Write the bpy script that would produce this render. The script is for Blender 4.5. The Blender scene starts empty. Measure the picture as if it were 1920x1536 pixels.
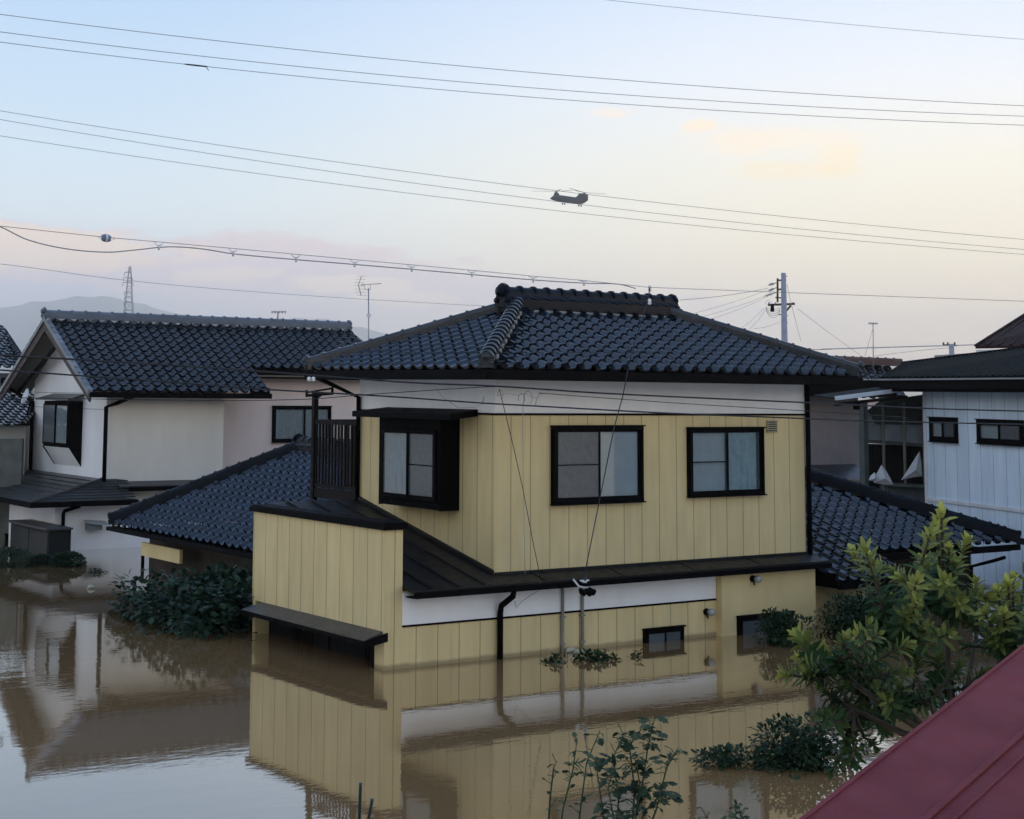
import bpy, bmesh, math, random
import numpy as np
from mathutils import Vector, Matrix
rad = math.radians
S = bpy.context.scene
C = S.collection

# ------------------------------------------------------------------ camera
CAM = np.array([-12.8304, -16.9639, 3.4638])
YAW, PIT, ROL, FPX, PX, PY = .5802, .1053, .011, 2953.2992, 731.311, 420.6517
Fv = np.array([math.sin(YAW)*math.cos(PIT), math.cos(YAW)*math.cos(PIT), math.sin(PIT)])
_r = np.array([math.cos(YAW), -math.sin(YAW), 0.]); _u = np.cross(_r, Fv)
Rv = _r*math.cos(ROL) + _u*math.sin(ROL); Uv = _u*math.cos(ROL) - _r*math.sin(ROL)
cd = bpy.data.cameras.new('camera'); cam = bpy.data.objects.new('camera', cd); C.objects.link(cam)
cam.matrix_world = Matrix(((Rv[0], Uv[0], -Fv[0], CAM[0]), (Rv[1], Uv[1], -Fv[1], CAM[1]),
                           (Rv[2], Uv[2], -Fv[2], CAM[2]), (0, 0, 0, 1)))
cd.sensor_fit = 'HORIZONTAL'; cd.sensor_width = 36; cd.lens = FPX/1920*36
cd.shift_x = (960-PX)/1920; cd.shift_y = (PY-768)/1920
cd.clip_start = .1; cd.clip_end = 40000
S.camera = cam
S.render.resolution_x, S.render.resolution_y = 1024, 819

def ray(px, py): return Fv + Rv*(px-PX)/FPX - Uv*(py-PY)/FPX
def at(px, py, D): return Vector(CAM + ray(px, py)*D)
def on(px, py, ax, val):
    d = ray(px, py); i = 'xyz'.index(ax); return Vector(CAM + d*(val-CAM[i])/d[i])
def onpl(px, py, n, p0):
    d = ray(px, py); n = np.array(n, float); return Vector(CAM + d*((np.array(p0)-CAM)@n)/(d@n))
def azel(px, py):
    d = ray(px, py); return math.atan2(d[0], d[1]), math.asin(d[2]/np.linalg.norm(d))

# ------------------------------------------------------------------ node helpers
def lin(h):
    c = [int(h[i:i+2], 16)/255 for i in (0, 2, 4)]
    return tuple([(x/12.92 if x <= .04045 else ((x+.055)/1.055)**2.4) for x in c]+[1])
class N:
    def __init__(s, nt): s.nt = nt; s.nt.nodes.clear()
    def new(s, t, **k):
        n = s.nt.nodes.new(t)
        for a, b in k.items(): setattr(n, a, b)
        return n
    def put(s, sock, v):
        if isinstance(v, bpy.types.NodeSocket): s.nt.links.new(v, sock)
        elif v is not None: sock.default_value = v
    def m(s, op, a, b=None, c=None, clamp=False):
        n = s.new('ShaderNodeMath', operation=op, use_clamp=clamp)
        for i, v in enumerate((a, b, c)):
            if v is not None: s.put(n.inputs[i], v)
        return n.outputs[0]
    def mix(s, f, a, b):
        n = s.new('ShaderNodeMix', data_type='RGBA')
        s.put(n.inputs[0], f); s.put(n.inputs[6], a); s.put(n.inputs[7], b); return n.outputs[2]
    def noise(s, vec, scale, detail=4, rough=.55):
        n = s.new('ShaderNodeTexNoise'); s.put(n.inputs['Vector'], vec)
        n.inputs['Scale'].default_value = scale; n.inputs['Detail'].default_value = detail; n.inputs['Roughness'].default_value = rough
        return n.outputs['Fac']
    def mr(s, v, a, b, c=0., d=1., kind='LINEAR'):
        n = s.new('ShaderNodeMapRange', interpolation_type=kind)
        for i, x in enumerate((v, a, b, c, d)): s.put(n.inputs[i], x)
        return n.outputs[0]
    def dot(s, v, d):
        n = s.new('ShaderNodeVectorMath', operation='DOT_PRODUCT'); s.put(n.inputs[0], v); n.inputs[1].default_value = d
        return n.outputs['Value']

# ------------------------------------------------------------------ world
SUN_AZ, SUN_EL = rad(126), rad(7)
W = bpy.data.worlds.new('World'); S.world = W; W.use_nodes = True
n = N(W.node_tree)
geo = n.new('ShaderNodeTexCoord').outputs['Generated']
sep = n.new('ShaderNodeSeparateXYZ'); n.put(sep.inputs[0], geo)
az = n.m('ARCTAN2', sep.outputs[0], sep.outputs[1]); el = n.m('ARCSINE', sep.outputs[2])
def ramp(f, pts):
    r = n.new('ShaderNodeValToRGB'); e = r.color_ramp.elements
    while len(e) < len(pts): e.new(.5)
    for i, (p, c) in enumerate(pts): e[i].position = p; e[i].color = lin(c)
    n.put(r.inputs[0], f); return r.outputs[0]
eln = n.m('DIVIDE', el, rad(90), clamp=True)
D90 = lambda d: d/90
cool = ramp(eln, [(0, 'ead6d4'), (D90(3), 'e6dfde'), (D90(6.5), 'd6e5ea'), (D90(10), 'b9d0e2'), (D90(14.5), 'a0bcdb'), (D90(32), '7c9ac6'), (1, '6883b2')])
warm = ramp(eln, [(0, 'ffdcb4'), (D90(2.2), 'ffe2ba'), (D90(5), 'fbecc6'), (D90(8), 'f3ebd4'), (D90(11), 'e2e4e8'), (D90(15), 'c2d0e4'), (D90(34), '88a4cb'), (1, '6883b2')])
back = ramp(eln, [(0, 'cfcdcd'), (D90(8), 'd4d5d7'), (D90(25), 'bcc8d6'), (D90(50), '8ea8cf'), (1, '6883b2')])
a0 = azel(150, 400)[0]; a1 = azel(1820, 400)[0]
sdir = (math.sin(a1+.35), math.cos(a1+.35), 0)
hz = n.new('ShaderNodeVectorMath', operation='NORMALIZE')
cmb = n.new('ShaderNodeCombineXYZ'); n.put(cmb.inputs[0], sep.outputs[0]); n.put(cmb.inputs[1], sep.outputs[1]); n.put(hz.inputs[0], cmb.outputs[0])
dsun = n.dot(hz.outputs[0], sdir)
lo = math.cos(a1+.35-a0); hi = math.cos(.33)
fw = n.m('POWER', n.mr(dsun, lo-.02, hi, 0, 1, 'SMOOTHSTEP'), 1.2)
sky = n.mix(fw, cool, warm)
sky = n.mix(n.mr(dsun, .75, -.4, 0, 1, 'SMOOTHSTEP'), sky, back)
# clouds
mp = n.new('ShaderNodeMapping'); n.put(mp.inputs[0], geo); mp.inputs['Scale'].default_value = (1, 1, 2.6)
nz = n.noise(mp.outputs[0], 9, 6, .56); nz2 = n.noise(mp.outputs[0], 26, 5, .6)
def cloud(px, py, wx, wy, thr, soft, gain=1.):
    A, E_ = azel(px, py)
    q = n.m('ADD', n.m('POWER', n.m('ABSOLUTE', n.m('DIVIDE', n.m('SUBTRACT', az, A), wx/FPX)), 2.),
            n.m('POWER', n.m('ABSOLUTE', n.m('DIVIDE', n.m('SUBTRACT', el, E_), wy/FPX)), 2.))
    v = n.m('ADD', n.m('SUBTRACT', 1., q), n.m('MULTIPLY', n.m('SUBTRACT', n.m('ADD', n.m('MULTIPLY', nz, .65), n.m('MULTIPLY', nz2, .35)), .5), 5.))
    return n.m('MULTIPLY', n.mr(v, thr, thr+soft, 0, 1, 'SMOOTHSTEP'), gain)
for (px, py, wx, wy, thr, soft, g, col) in [
        (160, 520, 900, 88, -.15, .6, 1., 'e0c6c4'), (560, 555, 760, 66, -.15, .7, 1., 'd4c0c8'), (-80, 600, 700, 80, 0, .6, 1., 'b8b6cf'), (950, 560, 300, 34, .1, .5, .8, 'd2bfc6'),
        (70, 470, 330, 44, .0, .5, 1., 'fbd9b8'), (420, 520, 150, 30, .3, .5, .9, 'f6d9c4'), (640, 532, 170, 22, .3, .5, .9, 'f8dcc2'), (740, 560, 120, 20, .3, .5, .8, 'f6dcc6'),
        (1440, 262, 200, 34, .05, 1.2, .8, 'ffe6c4'), (1500, 318, 130, 28, .05, 1.1, .85, 'ffe2ac'), (1570, 285, 64, 24, .05, 1.1, .8, 'ffe5b4'), (1310, 235, 50, 18, .3, .6, .8, 'ffe2bc'), (1140, 212, 80, 18, .4, .6, .8, 'f8e0cc'),
        (1780, 598, 460, 32, .1, .9, .6, 'd3c4cc'), (1440, 578, 260, 16, .2, .9, .5, 'd3c6cc'), (1700, 650, 600, 20, .3, .8, .6, 'e6c8bd')]:
    sky = n.mix(cloud(px, py, wx, wy, thr, soft, g), sky, lin(col))
nish = n.new('ShaderNodeTexSky', sky_type='NISHITA', sun_disc=False)
nish.sun_elevation = SUN_EL; nish.sun_rotation = SUN_AZ; nish.altitude = 100
b1 = n.new('ShaderNodeBackground'); n.put(b1.inputs[0], nish.outputs[0]); b1.inputs[1].default_value = .004
b2 = n.new('ShaderNodeBackground'); n.put(b2.inputs[0], sky); b2.inputs[1].default_value = 1.30
ad = n.new('ShaderNodeAddShader'); n.nt.links.new(b1.outputs[0], ad.inputs[0]); n.nt.links.new(b2.outputs[0], ad.inputs[1])
out = n.new('ShaderNodeOutputWorld'); n.nt.links.new(ad.outputs[0], out.inputs[0])

# ------------------------------------------------------------------ sun
sl = bpy.data.lights.new('sun', 'SUN'); sl.energy = .5; sl.angle = rad(14); sl.color = (1, .76, .50)
so = bpy.data.objects.new('sun', sl); C.objects.link(so)
sd = Vector((math.sin(SUN_AZ)*math.cos(SUN_EL), math.cos(SUN_AZ)*math.cos(SUN_EL), math.sin(SUN_EL)))
so.rotation_euler = (-sd).to_track_quat('-Z', 'Y').to_euler()
S.view_settings.view_transform = 'Standard'; S.view_settings.look = 'None'
S.view_settings.exposure = .14; S.view_settings.gamma = 1
S.cycles.max_bounces = 8; S.cycles.transparent_max_bounces = 12

# ------------------------------------------------------------------ materials
MATS = {}
def mat(name, col, rough=.6, spec=.5, metal=0, bump=0, bscale=30, var=.12, vscale=3, stretch=(1, 1, 1), rnd=0, coat=0, trans=0):
    if name in MATS: return MATS[name]
    m = bpy.data.materials.new(name); m.use_nodes = True; MATS[name] = m
    k = N(m.node_tree); p = k.new('ShaderNodeBsdfPrincipled'); o = k.new('ShaderNodeOutputMaterial'); k.nt.links.new(p.outputs[0], o.inputs[0])
    g = k.new('ShaderNodeNewGeometry').outputs['Position']
    mpn = k.new('ShaderNodeMapping'); k.put(mpn.inputs[0], g); mpn.inputs['Scale'].default_value = stretch
    c = lin(col) if isinstance(col, str) else tuple(col)+(1,)
    f = k.noise(mpn.outputs[0], vscale, 5)
    cc = k.mix(k.mr(f, .3, .7), tuple(x*(1-var) for x in c[:3])+(1,), tuple(min(1, x*(1+var)) for x in c[:3])+(1,))
    if rnd:
        a = k.new('ShaderNodeAttribute'); a.attribute_name = 'rnd'
        hs = k.new('ShaderNodeHueSaturation'); k.put(hs.inputs['Value'], k.mr(a.outputs['Fac'], 0, 1, 1-rnd, 1+rnd)); k.put(hs.inputs['Color'], cc); cc = hs.outputs[0]
    k.put(p.inputs['Base Color'], cc)
    k.put(p.inputs['Roughness'], k.mr(k.noise(mpn.outputs[0], vscale*4, 3), .3, .7, rough*.85, min(1, rough*1.15)))
    p.inputs['Specular IOR Level'].default_value = spec; p.inputs['Metallic'].default_value = metal
    p.inputs['Coat Weight'].default_value = coat; p.inputs['Transmission Weight'].default_value = trans
    if bump:
        b = k.new('ShaderNodeBump'); b.inputs['Strength'].default_value = bump; b.inputs['Distance'].default_value = .01
        k.put(b.inputs['Height'], k.noise(mpn.outputs[0], bscale, 4)); k.nt.links.new(b.outputs[0], p.inputs['Normal'])
    return m
def siding(name, col, d, phase, pitch=.335, gw=.012, gcol=.42, bump=.25):
    m = bpy.data.materials.new(name); m.use_nodes = True
    k = N(m.node_tree); p = k.new('ShaderNodeBsdfPrincipled'); o = k.new('ShaderNodeOutputMaterial'); k.nt.links.new(p.outputs[0], o.inputs[0])
    g = k.new('ShaderNodeNewGeometry').outputs['Position']
    v = k.m('DIVIDE', k.m('SUBTRACT', k.dot(g, (d[0], d[1], 0)), phase-gw/2), pitch)
    fr = k.m('MULTIPLY', k.m('FRACT', k.m('ADD', v, 200.)), pitch)
    gm = k.m('LESS_THAN', fr, gw)
    idx = k.m('FLOOR', k.m('ADD', v, 200.))
    wn = k.new('ShaderNodeTexWhiteNoise', noise_dimensions='1D'); k.put(wn.inputs['W'], idx)
    c = lin(col)
    mp_ = k.new('ShaderNodeMapping'); k.put(mp_.inputs[0], g); mp_.inputs['Scale'].default_value = (3, 3, .5)
    f = k.m('ADD', k.m('MULTIPLY', k.noise(mp_.outputs[0], 2.2, 5), .6), k.m('MULTIPLY', k.noise(g, .9, 3), .4))
    cc = k.mix(k.mr(f, .3, .7), tuple(x*.86 for x in c[:3])+(1,), tuple(x*1.1 for x in c[:3])+(1,))
    hs = k.new('ShaderNodeHueSaturation'); k.put(hs.inputs['Value'], k.mr(wn.outputs['Value'], 0, 1, .955, 1.045)); k.put(hs.inputs['Color'], cc)
    # tide line of mud just above the flood, runs along the wall
    sp = k.new('ShaderNodeSeparateXYZ'); k.put(sp.inputs[0], g)
    wet = k.mr(k.m('ADD', sp.outputs[2], k.m('MULTIPLY', k.m('SUBTRACT', k.noise(g, 5, 3), .5), .05)), .03, .075, .6, 0)
    ms = k.new('ShaderNodeMapping'); k.put(ms.inputs[0], g); ms.inputs['Scale'].default_value = (9, 9, .45)
    stk = k.mr(k.noise(ms.outputs[0], 1.6, 6, .65), .56, .78, 0, .22)
    cc0 = k.mix(stk, hs.outputs[0], (c[0]*.45, c[1]*.43, c[2]*.42, 1))
    cc = k.mix(wet, cc0, (.12, .09, .05, 1))
    cc = k.mix(k.m('MULTIPLY', gm, .62), cc, (.02, .018, .008, 1))
    k.put(p.inputs['Base Color'], cc); p.inputs['Roughness'].default_value = .62; p.inputs['Specular IOR Level'].default_value = .3
    b = k.new('ShaderNodeBump'); b.inputs['Strength'].default_value = bump; b.inputs['Distance'].default_value = .006
    k.put(b.inputs['Height'], k.m('SUBTRACT', k.m('MULTIPLY', k.noise(g, 120, 3), .5), gm)); k.nt.links.new(b.outputs[0], p.inputs['Normal'])
    return m
YEL = 'dfc892'
sid_r = siding('siding_front', YEL, (1, 0), .2721)
sid_l = siding('siding_side', YEL, (0, 1), .0557)
sid_p = siding('siding_parapet', YEL, (0, 1), -.085)
sid_lo = siding('siding_lower', YEL, (1, 0), -1.684)
BD = (math.sin(.363), math.cos(.363))
yel_plain = mat('yellow_render', YEL, .7, .3, bump=.4, bscale=90, var=.1, vscale=2, stretch=(1, 1, .4))
white = mat('white_plaster', 'f6f3ee', .7, .3, bump=.3, bscale=70, var=.06, vscale=2.5, stretch=(1, 1, .3))
whiteL = mat('white_stucco', 'efece9', .8, .25, bump=.5, bscale=60, var=.07, vscale=1.5, stretch=(1, 1, .3))
beige = mat('beige_stucco', 'e3dccf', .8, .25, bump=.5, bscale=60, var=.09, vscale=1.2, stretch=(1, 1, .3))
beige2 = mat('tan_stucco', 'dccdc6', .8, .25, bump=.5, bscale=60, var=.09, vscale=1.2, stretch=(1, 1, .3))
trim = mat('dark_trim', (.0025, .002, .0025), .7, .07, var=.25, vscale=6)
sheet = mat('dark_sheet_metal', (.010, .0095, .010), .5, .25, var=.3, vscale=2, bump=.15, bscale=12)
soffit = mat('soffit_boards', (.055, .04, .034), .7, .3, var=.2, vscale=4)
tile = mat('glazed_tile', (.006, .010, .016), .13, .68, bump=.08, bscale=18, var=.5, vscale=1.3, rnd=.8)
tileB = mat('matt_tile', (.006, .008, .012), .22, .42, bump=.1, bscale=18, var=.5, vscale=1.3, rnd=.8)
ridgeM = mat('ridge_tile', (.006, .010, .017), .35, .12, bump=0, bscale=14, var=.15, vscale=4, rnd=.6)
ridgeG = mat('glazed_ridge_tile', (.022, .026, .032), .24, .6, var=.2, vscale=4, rnd=.5)
mortar = mat('ridge_mortar', (.36, .35, .33), .9, .2, var=.3, vscale=9)
slate = mat('slate_roof', (.028, .032, .036), .38, .5, var=.35, vscale=1.4, rnd=.4)
black = mat('recess_shade', (.006, .006, .007), .8, .2)
wood = mat('dark_wood', (.012, .008, .007), .7, .15, var=.3, vscale=8, stretch=(1, 1, .2))
steel = mat('galvanised_steel', (.30, .31, .33), .45, .5, metal=.5, var=.2)
conc = mat('concrete_pole', (.30, .32, .38), .8, .3, var=.12, vscale=3)
cablem = mat('cable_rubber', (.02, .021, .024), .5, .4)
cabgrey = mat('cable_grey', (.30, .33, .36), .5, .4)
paint = mat('white_paint', (.72, .73, .75), .5, .4, var=.1)
glassd = mat('frosted_glass', (.07, .085, .095), .22, .6, var=.12, vscale=14)
blueS = siding('blue_siding', 'dcecfa', BD, 0.1, .393, .012, .45)
def glass():
    m = bpy.data.materials.new('window_glass'); m.use_nodes = True; k = N(m.node_tree)
    t = k.new('ShaderNodeBsdfTransparent'); t.inputs[0].default_value = (.95, .97, .98, 1)
    g = k.new('ShaderNodeBsdfGlossy'); g.inputs['Roughness'].default_value = .03; g.inputs[0].default_value = (.9, .95, 1, 1)
    f = k.new('ShaderNodeFresnel'); f.inputs[0].default_value = 1.5
    x = k.new('ShaderNodeMixShader'); bf = k.new('ShaderNodeNewGeometry').outputs['Backfacing']; k.put(x.inputs[0], k.m('MULTIPLY', k.m('ADD', f.outputs[0], .03), k.m('SUBTRACT', 1., bf))); k.nt.links.new(t.outputs[0], x.inputs[1]); k.nt.links.new(g.outputs[0], x.inputs[2])
    o = k.new('ShaderNodeOutputMaterial'); k.nt.links.new(x.outputs[0], o.inputs[0]); return m
glassm = glass()
curt_w = mat('white_curtain', (.23, .26, .26), .9, .1, var=.12, vscale=12)
curt_g = mat('green_curtain', (.21, .29, .29), .9, .1, var=.2, vscale=9)
paper = mat('white_blind', (.28, .315, .315), .8, .2, var=.08, vscale=5)
def leafmat(name, dark, light, rough=.42):
    m = bpy.data.materials.new(name); m.use_nodes = True; k = N(m.node_tree)
    p = k.new('ShaderNodeBsdfPrincipled'); o = k.new('ShaderNodeOutputMaterial'); a = k.new('ShaderNodeAttribute'); a.attribute_name = 'rnd'
    c = k.mix(a.outputs['Fac'], tuple(dark)+(1,), tuple(light)+(1,)); k.put(p.inputs['Base Color'], c)
    p.inputs['Roughness'].default_value = rough; p.inputs['Specular IOR Level'].default_value = .28
    t = k.new('ShaderNodeBsdfTranslucent'); k.put(t.inputs[0], c)
    x = k.new('ShaderNodeMixShader'); x.inputs[0].default_value = .25
    k.nt.links.new(p.outputs[0], x.inputs[1]); k.nt.links.new(t.outputs[0], x.inputs[2]); k.nt.links.new(x.outputs[0], o.inputs[0]); return m
lf_tree = leafmat('loquat_leaf', (.036, .082, .026), (.56, .56, .13), .55)
lf_bush = leafmat('broad_leaf', (.007, .022, .012), (.035, .085, .035), .5)
lf_small = leafmat('small_leaf', (.007, .024, .012), (.04, .085, .03), .55)
lf_weed = leafmat('weed_leaf', (.014, .038, .016), (.11, .16, .085), .6)
bark = mat('bark', (.10, .08, .06), .9, .2, bump=.5, bscale=40, var=.3, vscale=20)
stemg = mat('green_stem', (.05, .08, .035), .7, .3, var=.3, vscale=20)

# ------------------------------------------------------------------ mesh + thing helpers
LOC = {}
def tag(o, label=None, cat=None, group=None, kind=None):
    if label: o['label'] = label
    if cat: o['category'] = cat
    if group: o['group'] = group
    if kind: o['kind'] = kind
    return o
def thing(name, loc, label, cat, group=None):
    o = bpy.data.objects.new(name, None); C.objects.link(o); o.location = loc; o.empty_display_size = .2
    LOC[o.name] = Vector(loc); return tag(o, label, cat, group)
class M:
    def __init__(s): s.v = []; s.f = []; s.r = []; s.mi = []; s.sm = []
    def add(s, vs, fs, rnd=.5, mi=0, sm=False):
        b = len(s.v); s.v += [tuple(x) for x in vs]
        for f in fs: s.f.append([b+i for i in f]); s.r.append(rnd); s.mi.append(mi); s.sm.append(sm)
        return s
    def box(s, x0, x1, y0, y1, z0, z1, **k):
        return s.hexa([(x0, y0, z0), (x1, y0, z0), (x1, y1, z0), (x0, y1, z0), (x0, y0, z1), (x1, y0, z1), (x1, y1, z1), (x0, y1, z1)], **k)
    def hexa(s, v, **k):
        return s.add(v, [(0, 3, 2, 1), (4, 5, 6, 7), (0, 1, 5, 4), (1, 2, 6, 5), (2, 3, 7, 6), (3, 0, 4, 7)], **k)
    def prism(s, poly, ext, **k):
        e = Vector(ext); a = [Vector(p) for p in poly]; nn = len(a)
        return s.add(a+[p+e for p in a], [list(range(nn))[::-1], list(range(nn, 2*nn))]+[(i, (i+1) % nn, nn+(i+1) % nn, nn+i) for i in range(nn)], **k)
    def bar(s, p, q, w, h=None, up=(0, 0, 1), **k):
        h = h or w; p = Vector(p); q = Vector(q); a = (q-p).normalized(); u = Vector(up)
        if abs(a.dot(u)) > .95: u = Vector((0, 1, 0)) if abs(a.y) < .9 else Vector((1, 0, 0))
        sd_ = a.cross(u).normalized()*w/2; u = sd_.cross(a).normalized()*h/2
        return s.hexa([p-sd_-u, p+sd_-u, q+sd_-u, q-sd_-u, p-sd_+u, p+sd_+u, q+sd_+u, q-sd_+u], **k)
    def tube(s, pts, r, nn=8, cap=True, **k):
        pts = [Vector(p) for p in pts]; k.setdefault('sm', True); vs = []; fs = []
        rr = r if isinstance(r, (list, tuple)) else [r]*len(pts)
        prev = None
        for i, p in enumerate(pts):
            a = (pts[min(i+1, len(pts)-1)]-pts[max(i-1, 0)]).normalized()
            if prev is None: prev = a.orthogonal().normalized()
            prev = (prev-a*prev.dot(a)).normalized(); b = a.cross(prev)
            for j in range(nn):
                t = 2*math.pi*j/nn; vs.append(p+(prev*math.cos(t)+b*math.sin(t))*rr[i])
        for i in range(len(pts)-1):
            for j in range(nn): fs.append((i*nn+j, i*nn+(j+1) % nn, (i+1)*nn+(j+1) % nn, (i+1)*nn+j))
        if cap: fs += [tuple(range(nn))[::-1], tuple((len(pts)-1)*nn+j for j in range(nn))]
        return s.add(vs, fs, **k)
    def lathe(s, c, axis, prof, nn=14, **k):
        a = Vector(axis).normalized(); c = Vector(c)
        return s.tube([c+a*h for h, _ in prof], [max(r, 1e-4) for _, r in prof], nn, **k) if True else s
    def build(s, name, m, parent=None, label=None, kind=None, bevel=0, smooth=False):
        base = LOC[parent.name] if parent is not None else Vector((0, 0, 0))
        me = bpy.data.meshes.new(name)
        me.from_pydata([(x-base.x, y-base.y, z-base.z) for x, y, z in s.v], [], s.f); me.update()
        for mm in (m if isinstance(m, (list, tuple)) else [m]): me.materials.append(mm)
        at_ = me.attributes.new('rnd', 'FLOAT', 'FACE'); at_.data.foreach_set('value', s.r)
        me.polygons.foreach_set('material_index', s.mi); me.polygons.foreach_set('use_smooth', [True]*len(s.f) if smooth else s.sm)
        o = bpy.data.objects.new(name, me); C.objects.link(o)
        if parent is not None: o.parent = parent; LOC[o.name] = base
        else: LOC[o.name] = base
        if bevel:
            b = o.modifiers.new('bevel', 'BEVEL'); b.width = bevel; b.segments = 2; b.limit_method = 'ANGLE'; b.angle_limit = rad(40)
        if label: o['label'] = label
        if kind: o['kind'] = kind
        return o
def solo(m_, name, mt, label, cat, group=None, **k):
    o = m_.build(name, mt, None, **k); return tag(o, label, cat, group)

# ---- roofs of wavy tiles
R0 = random.Random(4)
def prof(s):
    if s < .6: return .004+.020*abs(s/.3-1)**1.6
    return .016+.058*math.sin(math.pi*min(1, (s-.6)/.34))**.8 if s < .94 else .020+.002
SAMP = [0, .1, .2, .3, .4, .5, .6, .66, .72, .77, .82, .87, .94]
def tile_face(O, e, s, Wd, L, planes, name, mt, parent, tw=.265, ex=.2, lab=None, smallest=None, amp=1.):
    O = Vector(O); e = Vector(e).normalized(); s = Vector(s).normalized(); nn = e.cross(s)
    if nn.z < 0: nn = -nn
    g = M(); nc = int(round(Wd/tw)); tw = Wd/nc; nr = int(math.ceil(L/ex))
    for j in range(nr):
        d0 = j*ex; d1 = min(d0+ex+.004, L+.002)
        for i in range(nc):
            jz = R0.uniform(-.003, .003); rv = R0.random(); lip = .028
            A = []; B = []; B2 = []; Cc = []
            for t in SAMP+[1.0]:
                h = prof(t)*amp if t < 1 else .020*amp; x = (i+t)*tw
                # the free corner of each tile is cut away a little
                dd = d0 + (.020 if t > .6 else 0) + (.012*(1-t) if t < .2 else 0)
                P0 = O+e*x
                A.append(P0+s*dd+nn*(h-.012)); B.append(P0+s*dd+nn*(h+lip+jz)); Cc.append(P0+s*d1+nn*(h+.004))
            k = len(A)
            g.add(A+B, [(q, q+1, k+q+1, k+q) for q in range(k-1)], rnd=rv*.7)
            g.add(B+Cc, [(q, q+1, k+q+1, k+q) for q in range(k-1)], rnd=rv, sm=True)
    o = g.build(name, mt, parent, label=lab)
    bm = bmesh.new(); bm.from_mesh(o.data); base = LOC[parent.name]
    for pc, pn in planes:
        bmesh.ops.bisect_plane(bm, geom=bm.verts[:]+bm.edges[:]+bm.faces[:], plane_co=Vector(pc)-base, plane_no=Vector(pn), clear_outer=True)
    bm.to_mesh(o.data); bm.free(); return o
def vplane(a, b, inside):
    a = Vector(a); b = Vector(b); d = b-a; nn = Vector((d.y, -d.x, 0)).normalized()
    if (Vector(inside)-a).dot(nn) > 0: nn = -nn
    return (a, nn)
def ridge(g, p0, p1, w=.17, h=.13, r=.075, seg=.25, layers=3, collar=True, lift=0):
    p0 = Vector(p0); p1 = Vector(p1); L = (p1-p0).length; a = (p1-p0)/L
    sd_ = a.cross(Vector((0, 0, 1))).normalized(); up = sd_.cross(a).normalized()
    for q in range(layers):
        ww = w*(1+.12*(layers-1-q)) ; z0 = lift-.05 if q == 0 else lift+h*q/layers; z1 = lift+h*(q+1)/layers-.006
        v = []
        for zz in (z0, z1):
            for (pp, ss) in ((p0, -1), (p0, 1), (p1, 1), (p1, -1)): v.append(pp+sd_*ss*ww/2+up*zz)
        g.add(v, [(0, 3, 2, 1), (4, 5, 6, 7), (0, 1, 5, 4), (1, 2, 6, 5), (2, 3, 7, 6), (3, 0, 4, 7)], rnd=.3+.2*q)
        v = []
        for zz in (z1, z1+.006):
            for (pp, ss) in ((p0, -1), (p0, 1), (p1, 1), (p1, -1)): v.append(pp+sd_*ss*(ww/2-.012)+up*zz)
        g.add(v, [(0, 3, 2, 1), (4, 5, 6, 7), (0, 1, 5, 4), (1, 2, 6, 5), (2, 3, 7, 6), (3, 0, 4, 7)], rnd=.1)
    nseg = max(1, int(round(L/seg))); sg = L/nseg; c0 = lift+h-.01
    for i in range(nseg):
        rv = R0.random(); st = [(0, r*1.2), (.04, r*1.24), (.041, r), (sg+.01, r*.96)] if collar else [(0, r), (sg, r)]
        vs = []; K = 8
        for (d, rr) in st:
            for j in range(K+1):
                t = math.pi*j/K; vs.append(p0+a*(i*sg+d)+sd_*rr*math.cos(t)+up*(c0+rr*math.sin(t)*1.0))
        fs = [(q*(K+1)+j, q*(K+1)+j+1, (q+1)*(K+1)+j+1, (q+1)*(K+1)+j) for q in range(len(st)-1) for j in range(K)]
        g.add(vs, fs, rnd=rv, sm=False)
        g.add(vs[:K+1], [tuple(range(K+1))], rnd=rv*.5)
    g.add([p1+sd_*r*math.cos(math.pi*j/8)+up*(c0+r*math.sin(math.pi*j/8)) for j in range(9)], [tuple(range(9))], rnd=.3)
    return a, sd_, up
def skirt(g, p0, p1, off, z, amp=.02, pitch=.265, hgt=.07, side=1):
    # scalloped course hanging below the ridge stack
    p0 = Vector(p0); p1 = Vector(p1); L = (p1-p0).length; a = (p1-p0)/L; sd_ = a.cross(Vector((0, 0, 1))).normalized()*side
    n_ = int(L/pitch*8); vs = []
    for i in range(n_+1):
        d = L*i/n_; w = abs(math.sin(math.pi*d/pitch))
        b = p0+a*d+sd_*off+Vector((0, 0, z)); vs += [b+Vector((0, 0, hgt)), b+sd_*.03+Vector((0, 0, amp*2*w)), b+sd_*.0+Vector((0, 0, amp*2*w-.012))]
    g.add(vs, [(3*i, 3*i+1, 3*i+4, 3*i+3) for i in range(n_)]+[(3*i+1, 3*i+2, 3*i+5, 3*i+4) for i in range(n_)], rnd=.6)
def finial(g, p, a, up, s=1.):
    # end ornament: a round boss over a shouldered shield
    p = Vector(p); a = Vector(a).normalized(); up = Vector(up); sd_ = a.cross(up).normalized()
    pts = [(-.15, -.16), (-.17, -.05), (-.12, .03), (-.13, .09), (-.08, .17), (0, .2), (.08, .17), (.13, .09), (.12, .03), (.17, -.05), (.15, -.16)]
    g.prism([p+sd_*x*s+up*y*s-a*.03*s for x, y in pts], a*.06*s, rnd=.4)
    g.tube([p+up*.07*s, p+up*.07*s+a*.09*s], [.085*s, .08*s], 12, rnd=.6)
    g.tube([p+up*.07*s+a*.088*s, p+up*.07*s+a*.105*s], [.055*s, .045*s], 12, rnd=.3)
    for q in (-1, 1): g.tube([p+sd_*q*.12*s-up*.06*s, p+sd_*q*.12*s-up*.06*s+a*.055*s], [.045*s, .04*s], 8, rnd=.5)

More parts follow.
